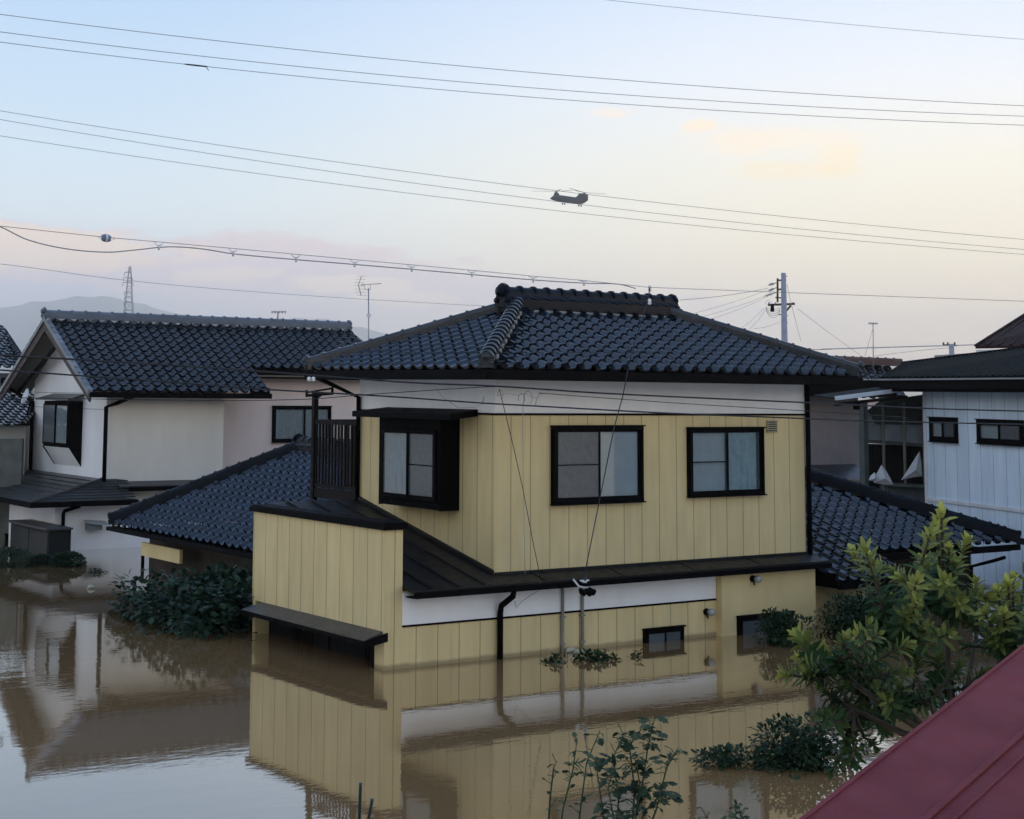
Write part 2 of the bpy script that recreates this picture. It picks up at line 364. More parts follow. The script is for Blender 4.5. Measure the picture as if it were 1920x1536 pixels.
# ---- windows in the frame of any wall
class Wall:
    def __init__(s, o, eu, en): s.o = Vector(o); s.e = Vector(eu).normalized(); s.n = Vector(en).normalized()
    def __call__(s, u, z, k=0): return Vector((s.o.x, s.o.y, 0))+s.e*u+s.n*k+Vector((0, 0, z))
    def px(s, px, py):
        p = onpl(px, py, tuple(s.n), tuple(s.o)); return (p-Vector((s.o.x, s.o.y, p.z))).dot(s.e), p.z
def wbox(g, w, u0, u1, z0, z1, k0, k1, **kw):
    if w.e.cross(w.n).z < 0: k0, k1 = k1, k0
    return g.hexa([w(u0, z0, k0), w(u1, z0, k0), w(u1, z0, k1), w(u0, z0, k1), w(u0, z1, k0), w(u1, z1, k0), w(u1, z1, k1), w(u0, z1, k1)], **kw)
def curtain(g, w, u0, u1, z0, z1, k, folds=9, amp=.008, side=0):
    nn = folds*4; vs = []
    for i in range(nn+1):
        u = u0+(u1-u0)*i/nn; a = amp*math.sin(i*1.57)+amp*.6*math.sin(i*.7+1)
        vs += [w(u, z0+.01*math.sin(i*.9), k+a), w(u+side, z1, k+a*.7)]
    g.add(vs, [(2*i, 2*i+2, 2*i+3, 2*i+1) for i in range(nn)], sm=True)
def window(par, w, u0, u1, z0, z1, left='frost', right='blind', depth=.07, fw=.045, mull=.5, midrail=(True, False), fm=None, name='window', lip=True):
    g = M(); fm = fm or trim
    wbox(g, w, u0-.01, u1+.01, z0-.01, z1+.01, -.01, .006)
    for a, b, c, d in ((u0, u1, z0, z0+fw), (u0, u1, z1-fw, z1)): wbox(g, w, a, b, c, d, 0.007, depth)
    for a, b in ((u0, u0+fw), (u1-fw, u1)): wbox(g, w, a, b, z0+fw, z1-fw, 0.007, depth-.003)
    if lip: wbox(g, w, u0-.025, u1+.025, z1, z1+.018, .007, depth+.02); wbox(g, w, u0-.025, u1+.025, z0-.018, z0, .007, depth+.02)
    o = g.build(name, fm, par, bevel=.004); LOC[o.name] = LOC[par.name]
    um = u0+(u1-u0)*mull; iu0, iu1, iz0, iz1 = u0+fw, u1-fw, z0+fw, z1-fw
    for (a, b, kind, kk, rail) in ((iu0, um+.02, left, .046, midrail[0]), (um-.02, iu1, right, .028, midrail[1])):
        s = M(); t = .032
        wbox(s, w, a, a+t, iz0, iz1, kk-.012, kk+.012); wbox(s, w, b-t, b, iz0, iz1, kk-.012, kk+.012)
        wbox(s, w, a+t, b-t, iz0, iz0+t*1.2, kk-.0115, kk+.0115); wbox(s, w, a+t, b-t, iz1-t, iz1, kk-.0115, kk+.0115)
        if rail: wbox(s, w, a+t, b-t, (iz0+iz1)/2-.008, (iz0+iz1)/2+.008, kk-.01, kk+.01)
        s.build('sash', fm, o)
        p = M(); wbox(p, w, a+t-.004, b-t+.004, iz0+t-.004, iz1-t+.004, kk-.003, kk+.003)
        p.build('pane', glassd if kind == 'frost' else glassm, o)
        if kind in ('curtain', 'gcurtain', 'blind'):
            c = M()
            if kind == 'blind': wbox(c, w, a+t, b-t, iz0+t, iz1-t, .009, .011); c.build('blind', paper, o)
            else:
                curtain(c, w, a+t, b-t-(.06 if kind == 'gcurtain' else 0), iz0+t, iz1-t, .016, folds=8, amp=.0075, side=-.0)
                c.build('curtain', curt_w if kind == 'curtain' else curt_g, o)
    return o

# ================================================================== WATER
def water():
    m = bpy.data.materials.new('flood_water'); m.use_nodes = True; k = N(m.node_tree)
    g = k.new('ShaderNodeNewGeometry').outputs['Position']
    d = k.new('ShaderNodeBsdfDiffuse')
    f = k.noise(g, .35, 5)
    k.put(d.inputs[0], k.mix(k.mr(f, .3, .7), (.27, .158, .066, 1), (.33, .205, .098, 1)))
    gl = k.new('ShaderNodeBsdfGlossy'); gl.inputs['Roughness'].default_value = .012; gl.inputs[0].default_value = (.93, .92, .90, 1)
    mp_ = k.new('ShaderNodeMapping'); k.put(mp_.inputs[0], g); mp_.inputs['Rotation'].default_value = (0, 0, YAW); mp_.inputs['Scale'].default_value = (.55, 1.5, 1)
    w1 = k.noise(mp_.outputs[0], 1.6, 2, .5); w2 = k.noise(mp_.outputs[0], 9, 3, .55)
    calm = k.mr(k.noise(g, .16, 2), .38, .66, .25, 1.)
    hgt = k.m('MULTIPLY', k.m('ADD', k.m('MULTIPLY', w1, .6), k.m('MULTIPLY', w2, .22)), calm)
    b = k.new('ShaderNodeBump'); b.inputs['Strength'].default_value = 1; b.inputs['Distance'].default_value = .0042
    k.put(b.inputs['Height'], hgt)
    for s_ in (d, gl): k.nt.links.new(b.outputs[0], s_.inputs['Normal'])
    fr = k.new('ShaderNodeFresnel'); fr.inputs[0].default_value = 1.33; k.nt.links.new(b.outputs[0], fr.inputs['Normal'])
    x = k.new('ShaderNodeMixShader'); k.put(x.inputs[0], k.mr(fr.outputs[0], .02, .55, .10, .94)); k.nt.links.new(d.outputs[0], x.inputs[1]); k.nt.links.new(gl.outputs[0], x.inputs[2])
    o = k.new('ShaderNodeOutputMaterial'); k.nt.links.new(x.outputs[0], o.inputs[0]); return m
wg = M(); R_ = 11000
wg.add([(-R_, -R_, 0), (R_, -R_, 0), (R_, R_, 0), (-R_, R_, 0)], [(0, 1, 2, 3)])
wg.build('flood_water', water(), None, kind='structure')

# ================================================================== MAIN HOUSE
V, UU = 3.378, 5.972
H = thing('yellow_house', (0, 0, 0), 'two storey yellow sided house with hipped dark tile roof standing in the flood', 'house')
ZB, ZA, ZT = 1.0612, 3.1657, 3.62
g = M(); g.add([(0, 0, ZB-.1), (UU, 0, ZB-.1), (UU, 0, ZA), (0, 0, ZA)], [(0, 1, 2, 3)], mi=0)
g.add([(0, V, ZB-.1), (0, 0, ZB-.1), (0, 0, ZA), (0, V, ZA)], [(0, 1, 2, 3)], mi=1)
g.add([(UU, 0, ZB-.1), (UU, V, ZB-.1), (UU, V, ZA), (UU, 0, ZA)], [(0, 1, 2, 3)], mi=1)
g.add([(UU, V, ZB-.1), (0, V, ZB-.1), (0, V, ZA), (UU, V, ZA)], [(0, 1, 2, 3)], mi=0)
g.build('upper_wall', [sid_r, sid_l], H)
g = M(); g.box(-.004, UU+.004, -.004, V+.004, ZA, 3.72); g.build('upper_band', white, H)
g = M(); g.box(-.02, UU+.02, -.02, 0-.0045, ZA-.012, ZA+.016); g.box(-.02, -.0045, 0, V, ZA-.012, ZA+.016); g.build('band_trim', trim, H)
# lower walls
EY = -.154; PXF = -1.8355; PXB = -1.565
g = M()
g.box(PXB, 3.9, EY, 3.0, -1.5, .95)
g.build('lower_wall', sid_lo, H)
g = M(); g.box(PXF, PXB-.001, EY, .06, -1.5, .47); g.build('corner_pillar', sid_lo, H)
g = M(); g.box(3.9, 5.86, -.27, 3.0, -1.5, .96); g.build('bathroom_wall', yel_plain, H)
g = M(); g.box(.11, 5.9, 3.0, 3.5, -1.5, .8); g.build('rear_wall', yel_plain, H)
g = M(); g.box(PXB, 3.893, EY-.006, EY-.001, .53, .93); g.build('lower_band', white, H)
g = M(); g.box(PXB, 3.893, EY-.014, EY-.001, .505, .5295); g.build('lower_band_trim', trim, H)
# parapet screen wall
g = M(); x0, x1, y1 = PXF, PXB, 3.30
g.add([(x0, y1, .47), (x0, EY, .47), (x0, EY, 1.72), (x0, y1, 1.72)], [(0, 1, 2, 3)], mi=0)
g.add([(x0, EY, .471), (x1, EY, .471), (x1, EY, 1.72), (x0, EY, 1.72)], [(0, 1, 2, 3)], mi=1)
g.add([(x1, EY, .47), (x1, y1, .47), (x1, y1, 1.72), (x1, EY, 1.72)], [(0, 1, 2, 3)], mi=0)
g.add([(x1, y1, .47), (x0, y1, .47), (x0, y1, 1.72), (x1, y1, 1.72)], [(0, 1, 2, 3)], mi=1)
g.add([(x0, y1, .47), (x1, y1, .47), (x1, EY, .47), (x0, EY, .47)], [(0, 1, 2, 3)], mi=1)
g.build('parapet_wall', [sid_p, sid_lo], H)
g = M(); g.box(x0-.045, x1+.045, EY-.045, y1+.045, 1.72, 1.80); g.box(x0-.02, x1+.02, EY-.02, y1+.02, 1.80, 1.812); g.build('parapet_cap', trim, H, bevel=.006)
# entrance recess under the parapet
g = M(); g.box(-1.15, PXB-.002, .06, 3.3, .36, .469); g.box(PXF, PXB-.002, 3.2, 3.28, -1.5, .47, rnd=.5)
g.build('entrance_ceiling', yel_plain, H)
g = M(); g.box(PXB-.05, PXB-.02, .07, 3.19, -1.5, .468); g.build('entrance_shade_sheet', black, H)  # near-black sheet: the shade inside the recess is put into its colour
g = M()
g.box(PXB-.074, PXB-.056, .08, 1.56, .30, .34); g.box(PXB-.074, PXB-.056, 1.5, 3.1, .30, .34)
for i in range(15):
    y = .16+i*.07+(1.3 if i > 6 else 0)
    if y < 3.1: g.box(PXB-.075, PXB-.055, y, y+.022, -.6, .40)
g.box(PXB-.08, PXB-.05, .08, .13, -.6, .46); g.box(PXB-.08, PXB-.05, 1.5, 1.56, -.6, .46); g.build('entrance_lattice', wood, H)
g = M(); g.box(PXF, PXF+.1, .061, .14, -1.5, .469); g.build('entrance_post', trim, H)
g = M()
g.hexa([(-2.17, -.2, .365), (x0+.0, -.12, .42), (x0+.0, 3.02, .42), (-2.17, 3.02, .365), (-2.17, -.2, .385), (x0, -.12, .47), (x0, 3.02, .47), (-2.17, 3.02, .385)])
g.build('entrance_canopy', mat('canopy_metal', (.055, .05, .045), .45, .4, var=.3), H)
g = M(); g.box(-2.20, -2.172, -.23, 3.05, .34, .392); g.hexa([(-2.172, -.232, .30), (x0+.01, -.232, .36), (x0+.01, -.21, .36), (-2.172, -.21, .30), (-2.172, -.232, .39), (x0+.01, -.232, .465), (x0+.01, -.21, .465), (-2.172, -.21, .39)]); g.build('canopy_gutter', trim, H)
# skirt roof between storeys + lean-to
EV = -.37; sl_ = .228; zr = lambda y: ZB+sl_*y
g = M()
def slab(g, pts, t=.03): g.prism([Vector(p)-Vector((0, 0, t)) for p in pts], (0, 0, t))
slab(g, [(PXB+.001, EV, zr(EV)), (6.04, EV, zr(EV)), (6.04, -.001, zr(0)), (-.001, -.001, zr(0)), (-.001, V+.02, zr(V)), (PXB+.001, V+.02, zr(V))])
for x in [-1.25+.42*i for i in range(3)]: g.bar((x, EV+.02, zr(EV)+.015), (x, V, zr(V)+.015), .035, .03)
for x in [.6+1.35*i for i in range(4)]: g.bar((x, EV+.02, zr(EV)+.006), (x, -.01, zr(0)+.006), .03, .012)
g.bar((-.03, 0, zr(0)+.03), (-.03, V, zr(V)+.03), .05, .05); g.bar((0, -.02, zr(0)+.01), (UU, -.02, zr(0)+.01), .03, .03)
g.build('skirt_roof', sheet, H)
g = M(); g.box(PXB+.03, 6.06, EV-.06, EV+.01, .88, .955); g.box(PXB+.03, 6.04, EV+.011, EY-.02, .875, .89); g.build('gutter', trim, H, bevel=.01)
g = M(); g.box(PXB, 0, V+.02, V+.06, 1.0, zr(V)-.03); g.build('lean_to_back', sheet, H)
# main hip roof
OV = .6; ZE = 3.755; RX0, RX1, RY, RZ = 1.72, 4.62, 1.689, 4.70
eL, eR, eF, eB = -OV, UU+OV, -OV, V+OV
A_, B_, C_, D_ = Vector((eL, eF, ZE)), Vector((eR, eF, ZE)), Vector((eR, eB, ZE)), Vector((eL, eB, ZE))
P0, P1 = Vector((RX0, RY, RZ)), Vector((RX1, RY, RZ))
rf = (P0-Vector((RX0, eF, ZE))); rl = (P0-Vector((eL, RY, ZE))); rr_ = (P1-Vector((eR, RY, ZE)))
ctr = (3, RY, 4)
tile_face(A_, (1, 0, 0), rf, eR-eL, rf.length, [vplane(A_, P0, ctr), vplane(B_, P1, ctr)], 'front_roof', tile, H, ex=.185)
tile_face(D_, (0, -1, 0), rl, eB-eF, rl.length, [vplane(A_, P0, (-.5, RY, 4)), vplane(D_, P0, (-.5, RY, 4))], 'side_roof', tile, H, ex=.185)
g = M(); g.add([B_, C_, P1], [(0, 1, 2)]); g.add([C_, D_, P0, P1], [(0, 1, 2, 3)]); g.build('rear_roof', tile, H)
g = M()
g.box(eL+.06, eR-.06, eF+.06, eB-.06, ZE-.10, ZE-.03); g.build('eave_soffit', soffit, H)
g = M()
for (a, b, c, d) in ((eL-.03, eR+.03, eF-.03, eF+.055), (eL-.03, eR+.03, eB-.055, eB+.03)): g.box(a, b, c, d, ZE-.135, ZE-.005)
for (a, b) in ((eL-.03, eL+.055), (eR-.055, eR+.03)): g.box(a, b, eF+.056, eB-.056, ZE-.135, ZE-.005)
g.build('fascia', trim, H, bevel=.012)
hips = {}
for key, c_, t_, o1, o2, kw in (('a', A_, P0, (.02, .02, .06), (-.02, -.02, .04), dict(r=.088, seg=.2)), ('d', D_, P0, (.02, -.02, .06), (-.02, .02, .04), dict(r=.065, seg=.25)),
                               ('b', B_, P1, (-.02, .02, .06), (.02, -.02, .04), dict(r=.06, seg=.25)), ('c', C_, P1, (-.02, -.02, .06), (.02, .02, .04), dict(r=.06, seg=.25))):
    g = M(); ridge(g, c_+Vector(o1), t_+Vector(o2), w=.135, h=.085, **kw)
    dd = (Vector(c_)-Vector(t_)); dd.z = 0; finial(g, Vector(c_)+Vector((0, 0, .12)), dd, (0, 0, 1), .62)
    hips[key] = g.build('hip_ridge', ridgeG, H)
g = M()
q0 = Vector((RX0-.28, RY, RZ+.0)); q1 = Vector((RX1+.18, RY, RZ+.0))
ridge(g, q0, q1, w=.22, h=.24, r=.10, seg=.25, layers=5)
skirt(g, q0, q1, .12, .13, side=1); skirt(g, q0, q1, .12, .13, side=-1)
finial(g, q0+Vector((-.02, 0, .18)), (-1, 0, 0), (0, 0, 1), 1.0); finial(g, q1+Vector((.02, 0, .18)), (1, 0, 0), (0, 0, 1), .9)
g.build('main_ridge', ridgeM, H)
for s_ in (-1, 1): g = M(); g.box(RX0+.15, RX1-.1, RY+s_*.172-.012, RY+s_*.172+.012, RZ-.06, RZ-.015); g.build('ridge_mortar', mortar, H)
for (key, c_, t_, s_) in (('a', A_, P0, 1), ('a', A_, P0, -1), ('b', B_, P1, 1), ('d', D_, P0, -1)):
    c2, t2 = Vector(c_), Vector(t_); d_ = (t2-c2); sd_ = d_.cross(Vector((0, 0, 1))).normalized()*s_*.088
    for i in range(10):
        a = c2+d_*(.1+i*.08)+sd_; g = M(); g.bar(a+Vector((0, 0, .06)), a+d_*.035+Vector((0, 0, .06)), .035, .04); g.build('mortar_patch', mortar, hips[key])
# windows
wf = Wall((0, 0, 0), (1, 0, 0), (0, -1, 0)); wl = Wall((0, 0, 0), (0, -1, 0), (-1, 0, 0))
window(H, wf, .965, 2.60, 1.95, 3.0, 'frost', 'blind')
window(H, wf, 3.50, 5.03, 1.985, 2.968, 'blind', 'gcurtain', fw=.035)
# bay window on the side wall
yb0, yb1, bz0, bz1, bd = .80, 2.33, 1.87, 3.10, .33
g = M(); g.box(-bd, -.001, yb0, yb0+.03, bz0-.03, bz1); g.box(-bd, -.001, yb1-.03, yb1, bz0-.03, bz1); g.box(-bd+.001, -.001, yb0+.031, yb1-.031, bz0-.02, bz0+.05); g.box(-bd+.001, -.001, yb0+.031, yb1-.031, bz1-.04, bz1-.001)
g.box(-bd+.002, -bd+.03, yb0+.031, yb1-.031, bz0+.051, bz0+.1); g.box(-bd+.002, -bd+.03, yb0+.031, yb1-.031, bz1-.19, bz1-.041)
g.box(-bd+.002, -bd+.03, yb0+.031, yb0+.09, bz0+.101, bz1-.191); g.box(-bd+.002, -bd+.03, yb1-.13, yb1-.031, bz0+.101, bz1-.191)
bay = g.build('bay_window', trim, H)
wb = Wall((-bd+.005, 0, 0), (0, -1, 0), (-1, 0, 0))
window(bay, wb, -(yb1-.12), -(yb0+.07), bz0+.085, bz1-.17, 'curtain', 'frost', depth=.045, fw=.03, midrail=(False, True), name='bay_sash', lip=False)
g = M(); g.hexa([(-.62, .16, 3.085), (-.001, .38, 3.13), (-.001, 2.62, 3.13), (-.62, 2.62, 3.085), (-.62, .16, 3.165), (-.001, .38, 3.225), (-.001, 2.62, 3.225), (-.62, 2.62, 3.165)]); g.build('bay_roof', trim, H, bevel=.006)
# lower windows
window(H, Wall((0, EY, 0), (1, 0, 0), (0, -1, 0)), 2.485, 3.225, -.45, .185, 'frost', 'frost', fw=.03, midrail=(False, False), depth=.05)
window(H, Wall((0, -.27, 0), (1, 0, 0), (0, -1, 0)), 4.20, 5.32, -.5, .26, 'frost', 'frost', fw=.03, midrail=(False, False), depth=.05)
# vent, downpipes, gutters
vt = M(); vt.box(5.14, 5.35, -.03, -.001, 2.90, 3.08)
vt.build('vent', mat('vent_cream', (.42, .36, .24), .6, .3), H)
g = M()
for i in range(5): g.box(5.155, 5.335, -.034, -.031, 2.92+i*.032, 2.932+i*.032)
g.build('vent_slot', trim, H)
g = M()
g.tube([on(965, 1098, 'y', -.40), on(962, 1118, 'y', -.36), on(940, 1136, 'y', -.24), on(938, 1150, 'y', -.21), Vector(on(938, 1150, 'y', -.21))*1+Vector((0, 0, -1.6))], .04, 10)
g.build('downpipe', trim, H)
g = M(); g.tube([(6.01, -.04, 3.66), (6.01, -.04, .98)], .038, 8); g.build('downpipe', trim, H)
g = M(); g.tube([(eL+.05, V+.3, 3.63), (eL+.12, V+.1, 3.56), (-.045, V-.02, 3.36), (-.045, V-.02, 1.8)], .034, 8); g.build('downpipe', trim, H)
for px_ in (1055, 1092):
    g = M(); p = on(px_, 1110, 'y', EY-.03); g.tube([p+Vector((-.02, .0, .12)), p, Vector((p.x, p.y, -.8))], .022, 8)
    for z in (.1, .45): g.box(p.x-.04, p.x+.04, EY-.05, EY-.0145, z, z+.02)
    g.build('conduit_pipe', mat('conduit', (.28, .26, .23), .6, .3, var=.25), H)
# balcony at the rear of the side
BYE = 4.72
g = M(); g.box(-.0, .055, V+.02, BYE, 1.78, 1.93); g.box(.056, UU-.4, V+.02, BYE-.01, 1.84, 1.88); g.build('balcony_floor', wood, H)
g = M(); g.box(-.02, .06, BYE, BYE+.075, 1.1, 3.42); g.build('balcony_post', wood, H)
rl_ = M(); rl_.box(-.005, .045, V+.03, BYE-.001, 2.93, 3.0); rl_.box(.0, .04, V+.03, BYE-.001, 1.95, 2.0); rl_.box(.056, UU-.4, BYE-.05, BYE-.0, 2.93, 3.0)
for i in range(14): y = V+.06+i*.095; rl_.box(.008, .032, y, y+.035, 2.0, 2.93)
for i in range(46): x = .12+i*.115; rl_.box(x, x+.035, BYE-.04, BYE-.016, 1.88, 2.93)
rl_.build('balcony_railing', wood, H)
g = M(); g.box(.9, 1.0, BYE-.12, BYE+.25, 1.6, 2.7); g.build('rear_screen', sid_l, H)
g = M(); a = on(575, 742, 'x', -.0); b = on(623, 738, 'x', 0); g.bar(a, b, .05, .04); g.bar(a+Vector((.0, 0, .05)), b+Vector((0, 0, .08)), .025); g.bar(a, a+Vector((0, 0, .09)), .03); g.bar(b, b+Vector((0, 0, .1)), .03); g.bar((0, 4.76, 3.3), b+Vector((0, .25, .0)), .02)
g.build('clothes_pole_bracket', trim, H)
# tiled wings of the house
WE = Vector((-.5, 11.45, .85)); WAx, WAy, WAz = 2.15, 8.85, 2.33
up_l = Vector((WAx+.5, 0, WAz-.85))
tile_face(WE, (0, -1, 0), up_l, 8.0, up_l.length, [vplane(WE, (WAx, WAy, 0), (0, 6, 0)), ((0, V+.07, 0), (0, -1, 0))], 'left_wing_roof', tile, H, ex=.2)
g = M(); g.add([(-.5, 11.45, .85), (4.8, 11.45, .85), (WAx, WAy, WAz)], [(0, 1, 2)]); g.add([(WAx, WAy, WAz), (4.8, 11.45, .85), (4.8, V+.1, .85), (WAx, V+.1, WAz)], [(0, 1, 2, 3)]); g.build('wing_rear_roof', tile, H)
g = M(); ridge(g, WE+Vector((.0, .0, .07)), (WAx, WAy, WAz+.05), w=.17, h=.1, r=.075); finial(g, WE+Vector((0, 0, .12)), (-1, 1, 0), (0, 0, 1), .6)
g.build('hip_ridge', ridgeM, H)
g = M(); ridge(g, (WAx, WAy+.1, WAz+.02), (WAx, V+.1, WAz+.02), w=.2, h=.16, r=.085, layers=4); finial(g, (WAx, WAy+.12, WAz+.14), (0, 1, 0), (0, 0, 1), .9); skirt(g, (WAx, WAy+.1, WAz), (WAx, V+.1, WAz), .11, .07, side=-1); skirt(g, (WAx, WAy+.1, WAz), (WAx, V+.1, WAz), .11, .07, side=1)
g.build('main_ridge', ridgeM, H)
g = M(); g.box(-.5, -.42, V+.1, 11.42, .77, .84); g.box(-.6, -.505, V+.1, 11.45, .76, .83); g.box(-.42, 4.6, V+.1, 11.3, .78, .81); g.build('fascia', trim, H)
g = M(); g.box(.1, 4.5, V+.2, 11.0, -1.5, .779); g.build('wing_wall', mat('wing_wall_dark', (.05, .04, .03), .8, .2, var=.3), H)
g = M(); a = on(266, 1010, 'x', -.35); b = on(338, 1022, 'x', -.35); g.box(-.36, -.3, b.y, a.y, .38, .62); g.build('wing_panel', yel_plain, H)
# right wing
RE = Vector((6.1, -.5, .66)); s2 = Vector((0, 1, .42)); TOPY = 3.3
tile_face(RE, (1, 0, 0), s2, 5.33, (Vector((0, TOPY+.5, (TOPY+.5)*.42))).length, [vplane((11.43, .2, 0), (8.2, 3.0, 0), (7, 0, 0))], 'right_wing_roof', tile, H, ex=.2)
o = bpy.data.objects['right_wing_roof']; bm = bmesh.new(); bm.from_mesh(o.data)
dl = [f for f in bm.faces if f.calc_center_median().x > 7.75 and f.calc_center_median().y < .2]; bmesh.ops.delete(bm, geom=dl, context='FACES'); bm.to_mesh(o.data); bm.free()
g = M(); g.add([(11.43, .2, .954), (11.43, 6.4, .954), (8.2, 3.2, 2.25)], [(0, 1, 2)]); g.build('wing_rear_roof', tile, H)
g = M(); ridge(g, (11.45, .16, 1.01), (8.2, 3.05, 2.27), w=.17, h=.1, r=.07); finial(g, (11.2, .38, 1.15), (1, -.9, 0), (0, 0, 1), .7); ridge(g, (11.72, -.07, .96), (11.43, .18, 1.0), w=.1, h=.02, r=.05, layers=1)
g.build('hip_ridge', ridgeM, H)
g = M(); g.box(6.1, 7.78, -.56, -.47, .56, .66); g.box(7.0+.6, 11.45, .12, .2, .85, .945); g.box(6.04, 6.1, -.5, 0, .58, .80); g.hexa([(6.03, -.55, .60), (6.1, -.55, .60), (6.1, 3.2, 2.12), (6.03, 3.2, 2.12), (6.03, -.55, .68), (6.1, -.55, .68), (6.1, 3.2, 2.26), (6.03, 3.2, 2.26)])
g.hexa([(6.1, -.46, .60), (7.7, -.46, .60), (7.7, .3, .9), (6.1, .3, .9), (6.1, -.46, .62), (7.7, -.46, .62), (7.7, .3, .92), (6.1, .3, .92)]); g.box(7.6, 11.3, .21, 3, .83, .85); g.build('fascia', trim, H)
g = M(); g.box(6.1, 7.5, .1, 3, -1.5, .83); g.build('porch_wall', yel_plain, H)
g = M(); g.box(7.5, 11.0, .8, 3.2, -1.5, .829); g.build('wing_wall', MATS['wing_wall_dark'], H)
g = M(); a = on(1818, 1062, 'y', .3); g.tube([on(1885, 1045, 'y', .2), on(1862, 1052, 'y', .4), on(1822, 1062, 'y', .7), on(1822, 1110, 'y', .7)], .03, 8); g.build('downpipe', trim, H)
# small fittings that hang on the house: things of their own
def walllamp(px, py, y, label):
    p = on(px, py, 'y', y); T = thing('wall_lamp', p, label, 'lamp', 'round lamps on the yellow wall')
    g = M(); g.tube([p, p+Vector((0, -.05, 0))], [.05, .045], 12); g.tube([p+Vector((0, -.03, -.02)), p+Vector((0, -.05, -.09))], .012, 6); g.build('lamp_base', trim, T)
    g = M(); g.tube([p+Vector((.02, -.05, .0)), p+Vector((.03, -.10, .0)), p+Vector((.035, -.13, 0)), p+Vector((.035, -.14, 0))], [.045, .055, .04, .01], 12); g.build('lamp_globe', mat('lamp_glass', (.35, .36, .36), .2, .6), T)
walllamp(1410, 1085, -.27, 'small round wall lamp high under the dark gutter')
walllamp(1323, 1147, EY, 'small round wall lamp low above the flooded little window')
p = on(1088, 1100, 'y', -.50); T = thing('flood_light', p, 'cluster of three dark spotlights on a white arm under the gutter', 'spotlight')
g = M(); g.tube([p+Vector((-.12, .0, .1)), p+Vector((-.02, 0, 0)), p+Vector((.1, 0, -.02))], .014, 8); g.build('arm', paint, T)
for dx, dz in ((-.0, -.06), (.1, -.07), (.16, -.06)):
    g = M(); c = p+Vector((dx, -.02, dz)); g.tube([c+Vector((0, .03, .03)), c, c+Vector((.01, -.06, -.02))], [.02, .038, .045], 10); g.build('lamp_head', trim, T)

# ================================================================== cables
def pxpath(pts, D0, D1, nseg=None):
    # smooth curve through pixels given at distance D0..D1
    xs = np.array([p[0] for p in pts], float); ys = np.array([p[1] for p in pts], float)
    X = np.linspace(xs[0], xs[-1], nseg or 40)
    if len(pts) > 4:
        Y = []
        for x in X:
            i = min(max(np.searchsorted(xs, x)-1, 0), len(xs)-2); i = int(i)
            m0 = (ys[min(i+1, len(xs)-1)]-ys[max(i-1, 0)])/(xs[min(i+1, len(xs)-1)]-xs[max(i-1, 0)]); m1 = (ys[min(i+2, len(xs)-1)]-ys[i])/(xs[min(i+2, len(xs)-1)]-xs[i])
            h = xs[i+1]-xs[i]; t = (x-xs[i])/h; Y.append((2*t**3-3*t**2+1)*ys[i]+(t**3-2*t**2+t)*h*m0+(-2*t**3+3*t**2)*ys[i+1]+(t**3-t**2)*h*m1)
    else:
        c = np.polyfit(xs, ys, min(2, len(pts)-1)); Y = np.polyval(c, X)
    return [at(x, y, D0+(D1-D0)*(x-xs[0])/(xs[-1]-xs[0])) for x, y in zip(X, Y)]
def ext(pts):  # run well out of the frame on both sides
    xs = [p[0] for p in pts]; ys = [p[1] for p in pts]; c = np.polyfit(xs, ys, 2)
    out_ = []
    for x in np.linspace(-500, 2500, 9): out_.append((x, float(np.polyval(c, x))))
    return out_
WL = [([(0, 27), (640, 101.5), (1280, 159.5), (1920, 198.5)], 'power line highest of the upper three crossing the sky'),
      ([(0, 60), (640, 132.5), (1280, 186), (1920, 218)], 'power line in the middle of the upper three crossing the sky'),
      ([(0, 79), (640, 151), (1280, 203), (1920, 235)], 'power line lowest of the upper three, the one carrying a dark sleeve'),
      ([(0, 208), (640, 304.5), (1280, 386), (1920, 449)], 'power line highest of the second three, grazing the helicopter rotors'),
      ([(0, 224), (640, 325), (1280, 405.5), (1920, 468)], 'power line in the middle of the second three, at the helicopter belly'),
      ([(0, 255), (640, 346), (1280, 421), (1920, 477)], 'power line lowest of the second three, passing below the helicopter')]
lines = []
for i, (p, l) in enumerate(WL):
    g = M(); e = ext(p); g.tube(pxpath([e[0], e[4], e[8]], 15+.3*i, 21+.3*i, 50), .0036 if i < 3 else .0030, 6)
    lines.append(solo(g, 'power_line', cabgrey, l, 'power line', 'power lines crossing the sky'))
g = M(); g.tube(pxpath([(700, -52), (1140, 0), (1280, 15.5), (1920, 74), (2400, 112)][:4], 22, 25, 40), .0034, 6)
solo(g, 'power_line', cabgrey, 'faint power line crossing the top right corner of the sky', 'power line', 'power lines crossing the sky')
g = M(); cc_ = np.polyfit([0, 640, 1280, 1920], [79, 151, 203, 235], 2)
D3 = lambda x: 15.6+6*(x+500)/3000
yy = lambda x: float(np.polyval(cc_, x))
g.tube([at(x, yy(x), D3(x)) for x in (345, 350, 368, 387, 389)], [.004, .008, .0095, .008, .004], 8); g.tube([at(387, yy(387), D3(387)), at(391, yy(391)+7, D3(387))], .004, 6)
g.build('cable_sleeve', cablem, None); tag(bpy.data.objects['cable_sleeve'], 'dark sleeve with a short tail on the third power line at upper left', 'cable sleeve')
